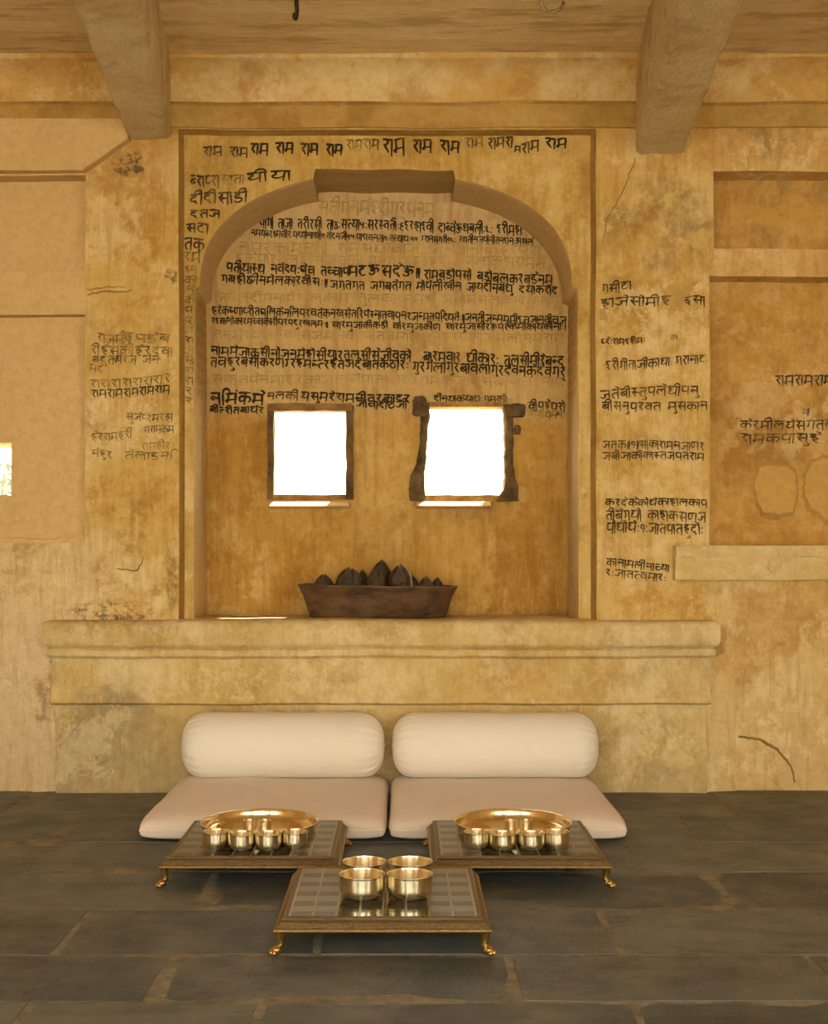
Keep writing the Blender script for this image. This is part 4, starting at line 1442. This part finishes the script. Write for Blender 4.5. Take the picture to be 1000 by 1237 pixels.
def bolster(name, x0, x1, y, zc, r, seed, label):
    L = (x1 - x0) / 2
    root = empty(name, ((x0 + x1) / 2, y, zc - r))
    bm = bmesh.new()
    NU, NA = 96, 160
    rings = []
    for i in range(NU + 1):
        t_ = -1 + 2 * i / NU
        u = math.copysign(1 - (1 - abs(t_)) ** 2.2, t_)
        ring = []
        d = (1 - abs(u)) * L
        cap = 0.115
        if d < cap:
            rr = r * (0.10 + 0.90 * math.sqrt(max(0, 1 - (1 - d / cap) ** 2)) ** 1.05)
        else:
            rr = r
        for k in range(NA):
            a = 2 * math.pi * k / NA
            pl = max(0, 1 - d / 0.15)
            wr = 1 + 0.034 * pl ** 1.5 * math.sin(a * 23 + seed + 2.0 * math.sin(a * 3)) + 0.05 * pl * noise.noise(Vector((math.cos(a) * 5, math.sin(a) * 5, seed + u)))
            wr += 0.012 * noise.noise(Vector((u * 3, math.cos(a) * 1.5, math.sin(a) * 1.5 + seed)))
            R_ = rr * wr
            yy, zz = R_ * math.cos(a), R_ * math.sin(a)
            if zz < -r * 0.90:
                zz = -r * 0.90 - (abs(zz) - r * 0.90) * 0.25
            inn = 0.012 * (1 - min(1, d / cap)) ** 6
            ring.append(bm.verts.new((math.copysign(abs(u) * L - inn, u), yy, zz + r)))
        rings.append(ring)
    for A, B in zip(rings, rings[1:]):
        for k in range(NA):
            bm.faces.new((A[k], A[(k + 1) % NA], B[(k + 1) % NA], B[k]))
    zmin = min(v.co.z for v in bm.verts)
    for v in bm.verts:
        v.co.z -= zmin
    link('cover', bm, M['bolster'], root, smooth='all')
    for s in (-1, 1):
        bm = bmesh.new()
        ball(bm, (s * (L - 0.016), 0, r - zmin), 0.015, (0.45, 1, 1), 14)
        link('end_gather', bm, M['bolster'], root, smooth='all')
    return tag(root, label, 'bolster', 'cream bolsters')


bolster('bolster_cushion', PX(217.5, -.18), PX(467.5, -.18), -0.180, 0.098 + 0.134, 0.134, 1.0, 'left cream cotton bolster lying on a flat seat cushion against the plinth')
bolster('bolster_cushion', PX(470.5, -.18), PX(725, -.18), -0.180, 0.098 + 0.134, 0.134, 4.0, 'right cream cotton bolster lying on a flat seat cushion against the plinth')

# ------------------------------------------------------------------ low tables
TOP = 0.0895


def make_table(name, loc, label):
    root = empty(name, loc)
    # moulded frame: square rings (half width, z)
    prof = [(0.235, 0.060), (0.262, 0.056), (0.272, 0.0575), (0.2745, 0.061), (0.273, 0.0645), (0.268, 0.0665), (0.266, 0.069), (0.2635, 0.073), (0.2585, 0.0785),
            (0.2535, 0.0800), (0.2545, 0.0825), (0.2560, 0.0855), (0.2540, 0.0885), (0.2495, 0.0895), (0.2475, 0.0880), (0.235, 0.0870)]
    bm = bmesh.new()
    n = 26
    rings = []
    for (h, z) in prof:
        ring = []
        for (sx, sy, dx, dy) in ((-1, -1, 1, 0), (1, -1, 0, 1), (1, 1, -1, 0), (-1, 1, 0, -1)):
            for i in range(n):
                s = 2 * h * i / n
                ring.append(bm.verts.new((sx * h + dx * s, sy * h + dy * s, z)))
        rings.append(ring)
    m = 4 * n
    for r in range(len(rings) - 1):
        A, B = rings[r], rings[r + 1]
        for k in range(m):
            f = bm.faces.new((A[k], A[(k + 1) % m], B[(k + 1) % m], B[k]))
            f.material_index = 1 if prof[r][1] > 0.079 else (2 if r in (3, 4) else 0)
    link('frame', bm, [M['bronze'], M['rim'], M['bead']], root)
    bm = bmesh.new()
    box(bm, -0.246, 0.246, -0.246, 0.246, 0.0865, 0.0886, None, 0)
    link('backing_board', bm, M['bronze'], root)
    # inlaid mirror tiles
    bm = bmesh.new()
    W, cols, rws = 0.238, 8, 10
    cw = 2 * W / cols
    zt = TOP - 0.0004
    for c in range(cols):
        xa, xb = -W + c * cw + 0.003, -W + (c + 1) * cw - 0.003
        y = -W
        for r in range(rws):
            hgt = (2 * W / (rws / 2)) * (0.60 if r % 2 else 0.40)
            mi = 2 if 2 <= c <= 5 and r <= 6 else (0 if r % 2 else 1)
            if c in (2, 5) and mi == 2:
                mi = 2
            q = [bm.verts.new(p) for p in ((xa, y + .0015, zt), (xb, y + .0015, zt), (xb, y + hgt - .0015, zt), (xa, y + hgt - .0015, zt))]
            bm.faces.new(q).material_index = mi
            y += hgt
    for c in range(cols + 1):
        x = -W + c * cw
        box(bm, x - 0.0026, x + 0.0026, -W - .001, W + .001, 0.0880, zt + 0.0003, None, 3)
    link('inlay_panel', bm, [M['tile_light'], M['tile_dark'], M['tile_mid'], M['came']], root)
    for sx in (-1, 1):
        for sy in (-1, 1):
            bm = bmesh.new()
            d = Vector((sx, sy * 0.55, 0)).normalized()
            c0 = Vector((sx * 0.258, sy * 0.258, 0))
            pts, rad = [], []
            for (o, z, r) in ((-0.002, .0600, .0150), (0.002, .0540, .0150), (0.003, .047, .0125), (0.001, .039, .0095), (-0.001, .030, .0082), (0.000, .021, .0085), (0.006, .0135, .0105), (0.015, .0105, .0105), (0.022, .0090, .0086)):
                pts.append(c0 + d * o + Vector((0, 0, z)))
                rad.append(r)
            tube(bm, pts, rad, 10)
            side = Vector((-d.y, d.x, 0))
            for k in (-1, 0, 1):
                ball(bm, c0 + d * (0.025 - 0.004 * abs(k)) + side * 0.0088 * k + Vector((0, 0, 0.0070)), 0.0070, (1.0, 1.0, 0.95), 10)
            tube(bm, [c0 - d * 0.001 + Vector((0, 0, 0.061)), c0 - d * 0.001 + Vector((0, 0, 0.0545))], [0.0190, 0.0170], 4)
            link('leg', bm, M['gilt'], root, smooth=True)
    return tag(root, label, 'low table', 'low inlaid tables')


tbl0 = make_table('low_table', (-0.459, -1.232, 0), 'low square inlaid brass table on the left, with a round plate and cups')


def table_at(loc, label):
    c = copy_tree(tbl0)
    c.location = loc
    return tag(c, label, 'low table', 'low inlaid tables')


table_at((0.362, -1.232, 0), 'low square inlaid brass table on the right, with a round plate and cups')
table_at((-0.048, -1.862, 0), 'low square inlaid brass table standing foremost, carrying only four large bowls')


# ------------------------------------------------------------------ brassware
def make_vessel(name, r, h, base, flare=1.0, n=56, mat='brass', curve=0.45):
    bm = bmesh.new()
    th = 0.0016
    outer = [(0, 0.0), (base * 0.9, 0.0)]
    for i in range(13):
        t_ = i / 12
        rr = base + (r - base) * (1 - (1 - min(1, t_ / curve)) ** 2.4) if t_ < curve else r * (1 + 0.015 * flare * (t_ - curve) / (1 - curve))
        outer.append((rr, 0.0012 + (h - 0.0012) * t_ if t_ > 0 else 0.0012))
    rt = outer[-1][0]
    prof = outer + [(rt + 0.0006, h + 0.0008), (rt - 0.0006, h + 0.0014), (rt - th, h)]
    for (a, z) in reversed(outer[2:-1]):
        prof.append((max(0.002, a - th), z + 0.0012))
    prof += [(base * 0.7, 0.0026), (0, 0.0024)]
    lathe(bm, prof, n)
    return link(name, bm, M[mat], smooth='all')


def place(o, x, y, z, label, cat, group, rz=0.0):
    o.location = (x, y, z)
    o.rotation_euler = (0, 0, rz)
    return tag(o, label, cat, group)


def make_plate(loc, label):
    bm = bmesh.new()
    prof = [(0, 0.0), (0.168, 0.0), (0.177, 0.0015), (0.183, 0.005), (0.1868, 0.012), (0.1890, 0.022), (0.1910, 0.0335), (0.1932, 0.0355), (0.1935, 0.0368), (0.1918, 0.0374), (0.1893, 0.0350),
            (0.1873, 0.0245), (0.1850, 0.0145), (0.1810, 0.0075), (0.1755, 0.0040), (0.166, 0.0024), (0.10, 0.0020), (0.05, 0.0020), (0, 0.0020)]
    lathe(bm, prof, 96)
    o = link('thali_plate', bm, M['plate'], smooth='all')
    return place(o, *loc, label, 'plate', 'round brass plates')


PLY = -1.155
make_plate((-0.470, PLY, TOP + .0004), 'round shallow brass plate with raised rim on the left low table')
make_plate((0.368, PLY, TOP + .0004), 'round shallow brass plate with raised rim on the right low table')

small = None
ordn = ['leftmost', 'second from left', 'third from left', 'rightmost']
for side, pcx, pxs in (('left', -0.470, (260.7, 291.5, 324.0, 356.0)), ('right', 0.368, (576, 606.8, 641.5, 671.8))):
    for k, px in enumerate(pxs):
        yy = -1.374 if k in (0, 3) else -1.400
        o = make_vessel('brass_bowl', 0.0405, 0.051, 0.026) if small is None else small.copy()
        if small is None:
            small = o
        else:
            C.objects.link(o)
        place(o, PX(px, yy), yy, TOP + .0003, f'{ordn[k]} of the four small brass bowls on the {side} low table', 'bowl', 'small bowls before the plates', k * 0.9)
cup = None
for side, pxs in (('left', (301.3, 319.8)), ('right', (617.2, 635.5))):
    for k, px in enumerate(pxs):
        o = make_vessel('brass_cup', 0.0225, 0.036, 0.017, curve=0.3) if cup is None else cup.copy()
        if cup is None:
            cup = o
        else:
            C.objects.link(o)
        place(o, PX(px, -1.16), -1.16, TOP + .0026, f'{"left" if k == 0 else "right"} tiny brass cup of the pair standing on the {side} round plate', 'cup', 'tiny cups on the plates', k * 1.7)
big = None
for (px, yy, w) in ((437.2, -1.925, 'front left'), (494.7, -1.925, 'front right'), (440, -1.792, 'rear left'), (495.5, -1.792, 'rear right')):
    o = make_vessel('brass_bowl', 0.0612, 0.062, 0.042) if big is None else big.copy()
    if big is None:
        big = o
    else:
        C.objects.link(o)
    place(o, PX(px, yy), yy, TOP + .0003, f'{w} of the four large brass bowls on the foremost low table', 'bowl', 'large bowls on the foremost table', px)

# ------------------------------------------------------------------ wooden tray and buds on the ledge
LZ = ZSILL + 0.004
bm = bmesh.new()
NA = 96


def sup(a, rx, ry, e=2.9):
    c, s = math.cos(a), math.sin(a)
    return (rx * math.copysign(abs(c) ** (2 / e), c), ry * math.copysign(abs(s) ** (2 / e), s))


TX, TY = PX(456.2, .2), 0.205
lev = [(0.296, 0.116, 0.0), (0.300, 0.122, 0.006), (0.312, 0.134, 0.045), (0.328, 0.150, 0.09), (0.346, 0.166, 0.128), (0.351, 0.170, 0.133), (0.350, 0.169, 0.139), (0.343, 0.161, 0.140), (0.334, 0.152, 0.136),
       (0.318, 0.137, 0.090), (0.304, 0.124, 0.045), (0.290, 0.110, 0.020), (0.27, 0.09, 0.016)]
rings = []
for (rx, ry, z) in lev:
    ring = []
    for k in range(NA):
        x, y = sup(2 * math.pi * k / NA, rx, ry)
        p = Vector((x, y, z))
        q = noise.noise_vector(p * 9) * 0.003 + noise.noise_vector(p * 30) * 0.001
        if z < 0.004:
            q.z = 0
        if z > 0.12:
            q.z = q.z * 0.6 - 0.004 * x / 0.35
        ring.append(bm.verts.new(p + q))
    rings.append(ring)
for A, B in zip(rings, rings[1:]):
    for k in range(NA):
        bm.faces.new((A[k], A[(k + 1) % NA], B[(k + 1) % NA], B[k]))
bm.faces.new(rings[0])
bm.faces.new(rings[-1])
tray = link('wooden_tray', bm, M['tray'], smooth=True)
tray.location = (TX, TY, LZ)
tag(tray, 'dark wooden trough with sloping sides, full of buds, on the niche ledge', 'tray')


def bud_prof(v):
    if v < 0.56:
        return 0.55 + 0.45 * math.sin(math.pi / 2 * v / 0.56)
    t_ = (v - 0.56) / 0.44
    return max(0.0, 1 - t_ ** 2.8) * (1 - 0.08 * t_)


def make_bud():
    root = empty('lotus_bud', (0, 0, 0))
    bm = bmesh.new()
    prof = [(0, 0.0), (0.45, 0.0)] + [(bud_prof(i / 18) * 0.97, max(0.01, i / 18 * 0.985)) for i in range(18)] + [(0, 0.985)]
    lathe(bm, prof, 28)
    link('core', bm, M['bud'], root, smooth='all')
    for k in range(5):
        bm = bmesh.new()
        nu, nv = 10, 14
        g = []
        a0 = k * 2 * math.pi / 5 + 0.3
        tall = (1.0, 0.95, 0.985, 0.93, 0.97)[k]
        for j in range(nv + 1):
            v = j / nv
            row = []
            wv = 0.98 * (1 - v ** 5) ** 0.6 + 0.01
            for i in range(nu + 1):
                u = -1 + 2 * i / nu
                a = a0 + u * wv * 0.85
                vv = v * tall
                r = max(0.012, bud_prof(vv) * (0.985 + 0.02 * (k % 2)) + 0.035 * u * u * (1 - v) * 0.5 + 0.02)
                row.append(bm.verts.new((r * math.cos(a), r * math.sin(a), 0.012 + vv * 0.988)))
            g.append(row)
        for j in range(nv):
            for i in range(nu):
                bm.faces.new((g[j][i], g[j][i + 1], g[j + 1][i + 1], g[j + 1][i]))
        o = link('petal', bm, M['petal'] if k % 2 else M['bud'], root, smooth='all', recalc=False)
        s = o.modifiers.new('solid', 'SOLIDIFY')
        s.thickness = 0.035
        s.offset = 1
    return root


buds = [  # x, y, radius, tip height px, tilt, label
    (391, .20, .046, 694, 0.0, 'smallish dark lotus bud at the far left end of the wooden trough'),
    (422, .20, .059, 686, 0.0, 'large dark lotus bud second from the left in the wooden trough'),
    (438, .285, .026, 689, 0.0, 'slender dark bud half hidden between the large left bud and the tall middle one'),
    (453, .131, .041, 687, -.05, 'dark bud leaning in front of the tallest bud in the wooden trough'),
    (460.5, .290, .047, 677.5, 0.0, 'tallest dark lotus bud at the back middle of the wooden trough'),
    (483, .212, .053, 683, 0.0, 'broad rounded dark bud right of the tallest one in the trough'),
    (487, .118, .034, 703, 0.0, 'lowest dark bud, at the front rim before the broad rounded bud'),
    (498, .300, .033, 696, 0.0, 'dark bud peeking out right behind the broad rounded bud'),
    (514, .116, .037, 697, 0.0, 'small dark bud second from the right end of the wooden trough'),
    (528, .176, .029, 698, 0.0, 'small dark bud at the far right end of the wooden trough'),
]
bud0 = None
for k, (px, yy, r, tip, tilt, lab) in enumerate(buds):
    o = make_bud() if bud0 is None else copy_tree(bud0)
    if bud0 is None:
        bud0 = o
    base = LZ + 0.017
    o.location = (PX(px, yy), yy, base)
    o.scale = (r, r, PZ(tip, yy) - base)
    o.rotation_euler = (0, tilt, k * 1.3 + 0.4)
    tag(o, lab, 'bud', 'dark lotus buds in the trough')

# ------------------------------------------------------------------ hooks in the ceiling
CZ = 3.075
hy = -0.62
bm = bmesh.new()
hx = PX(358, hy)
hz = PZ(25, hy)
pts = [(0, 0, CZ + .03), (0, 0, CZ - .01), (0.002, 0, hz + .04), (0.001, -.002, hz + .02)]
tube(bm, [Vector(p) for p in pts], [.009, .008, .008, .007], 10)
tube(bm, [Vector((-.004 + .004 * math.cos(a), -.012 + .012 * math.cos(a), hz + .018 + .016 * math.sin(a))) for a in [math.pi * 0.1 - k * math.pi / 8 for k in range(10)]], [.007] * 8 + [.005, .003], 10)
for v in bm.verts:
    v.co.z -= CZ
hook = link('iron_hook', bm, M['iron'], smooth=True)
hook.location = (hx, hy, CZ)
tag(hook, 'dark rusted iron hook hanging from the ceiling near the left beam', 'hook')
rx_ = PX(667, hy)
ring_root = empty('ceiling_ring', (rx_, hy, CZ))
bm = bmesh.new()
zc_ = PZ(15, hy) + 0.042 - CZ
tube(bm, [Vector((.041 * math.cos(a), .006 * math.sin(a * 2), zc_ + .041 * math.sin(a))) for a in [2 * math.pi * k / 32 for k in range(32)]], .0055, 8, closed=True)
link('ring', bm, M['zinc'], ring_root, smooth='all')
bm = bmesh.new()
tube(bm, [Vector((0, 0, .03)), Vector((0, 0, zc_ + .052)), Vector((0, .008, zc_ + .042)), Vector((0, 0, zc_ + .034)), Vector((0, -.008, zc_ + .042))], .0055, 8)
link('eye_bolt', bm, M['iron'], ring_root, smooth='all')
tag(ring_root, 'pale metal ring hanging from the ceiling near the right beam', 'ring')

# ------------------------------------------------------------------ tree seen through the window at the left edge
tr = empty('tree', (-4.6, 9.0, -2.0))
bm = bmesh.new()
tube(bm, [Vector((0, 0, 0)), Vector((.05, 0, 1.5)), Vector((-.05, .1, 3.0)), Vector((.05, 0, 3.9))], [.12, .10, .07, .03], 10)
link('trunk', bm, M['bark'], tr, smooth='all')
bm = bmesh.new()
rnd = random.Random(3)
for k in range(2600):
    d = Vector((rnd.gauss(0, 1), rnd.gauss(0, 1), rnd.gauss(0, 1))).normalized()
    rr = rnd.uniform(0.45, 1.0) ** 0.5
    p = Vector((d.x * 1.25 * rr, d.y * 1.1 * rr, 3.1 + d.z * .95 * rr))
    a = Vector((rnd.uniform(-1, 1), rnd.uniform(-1, 1), rnd.uniform(-.6, .6))).normalized()
    b = a.cross(Vector((rnd.uniform(-1, 1), rnd.uniform(-1, 1), rnd.uniform(-1, 1)))).normalized()
    q = [p - a * .055, p + b * .024, p + a * .055, p - b * .024]
    bm.faces.new([bm.verts.new(v) for v in q])
link('foliage', bm, M['leaf'], tr, recalc=False)
tag(tr, 'pale green tree outside, seen through the small opening at the left edge', 'tree')
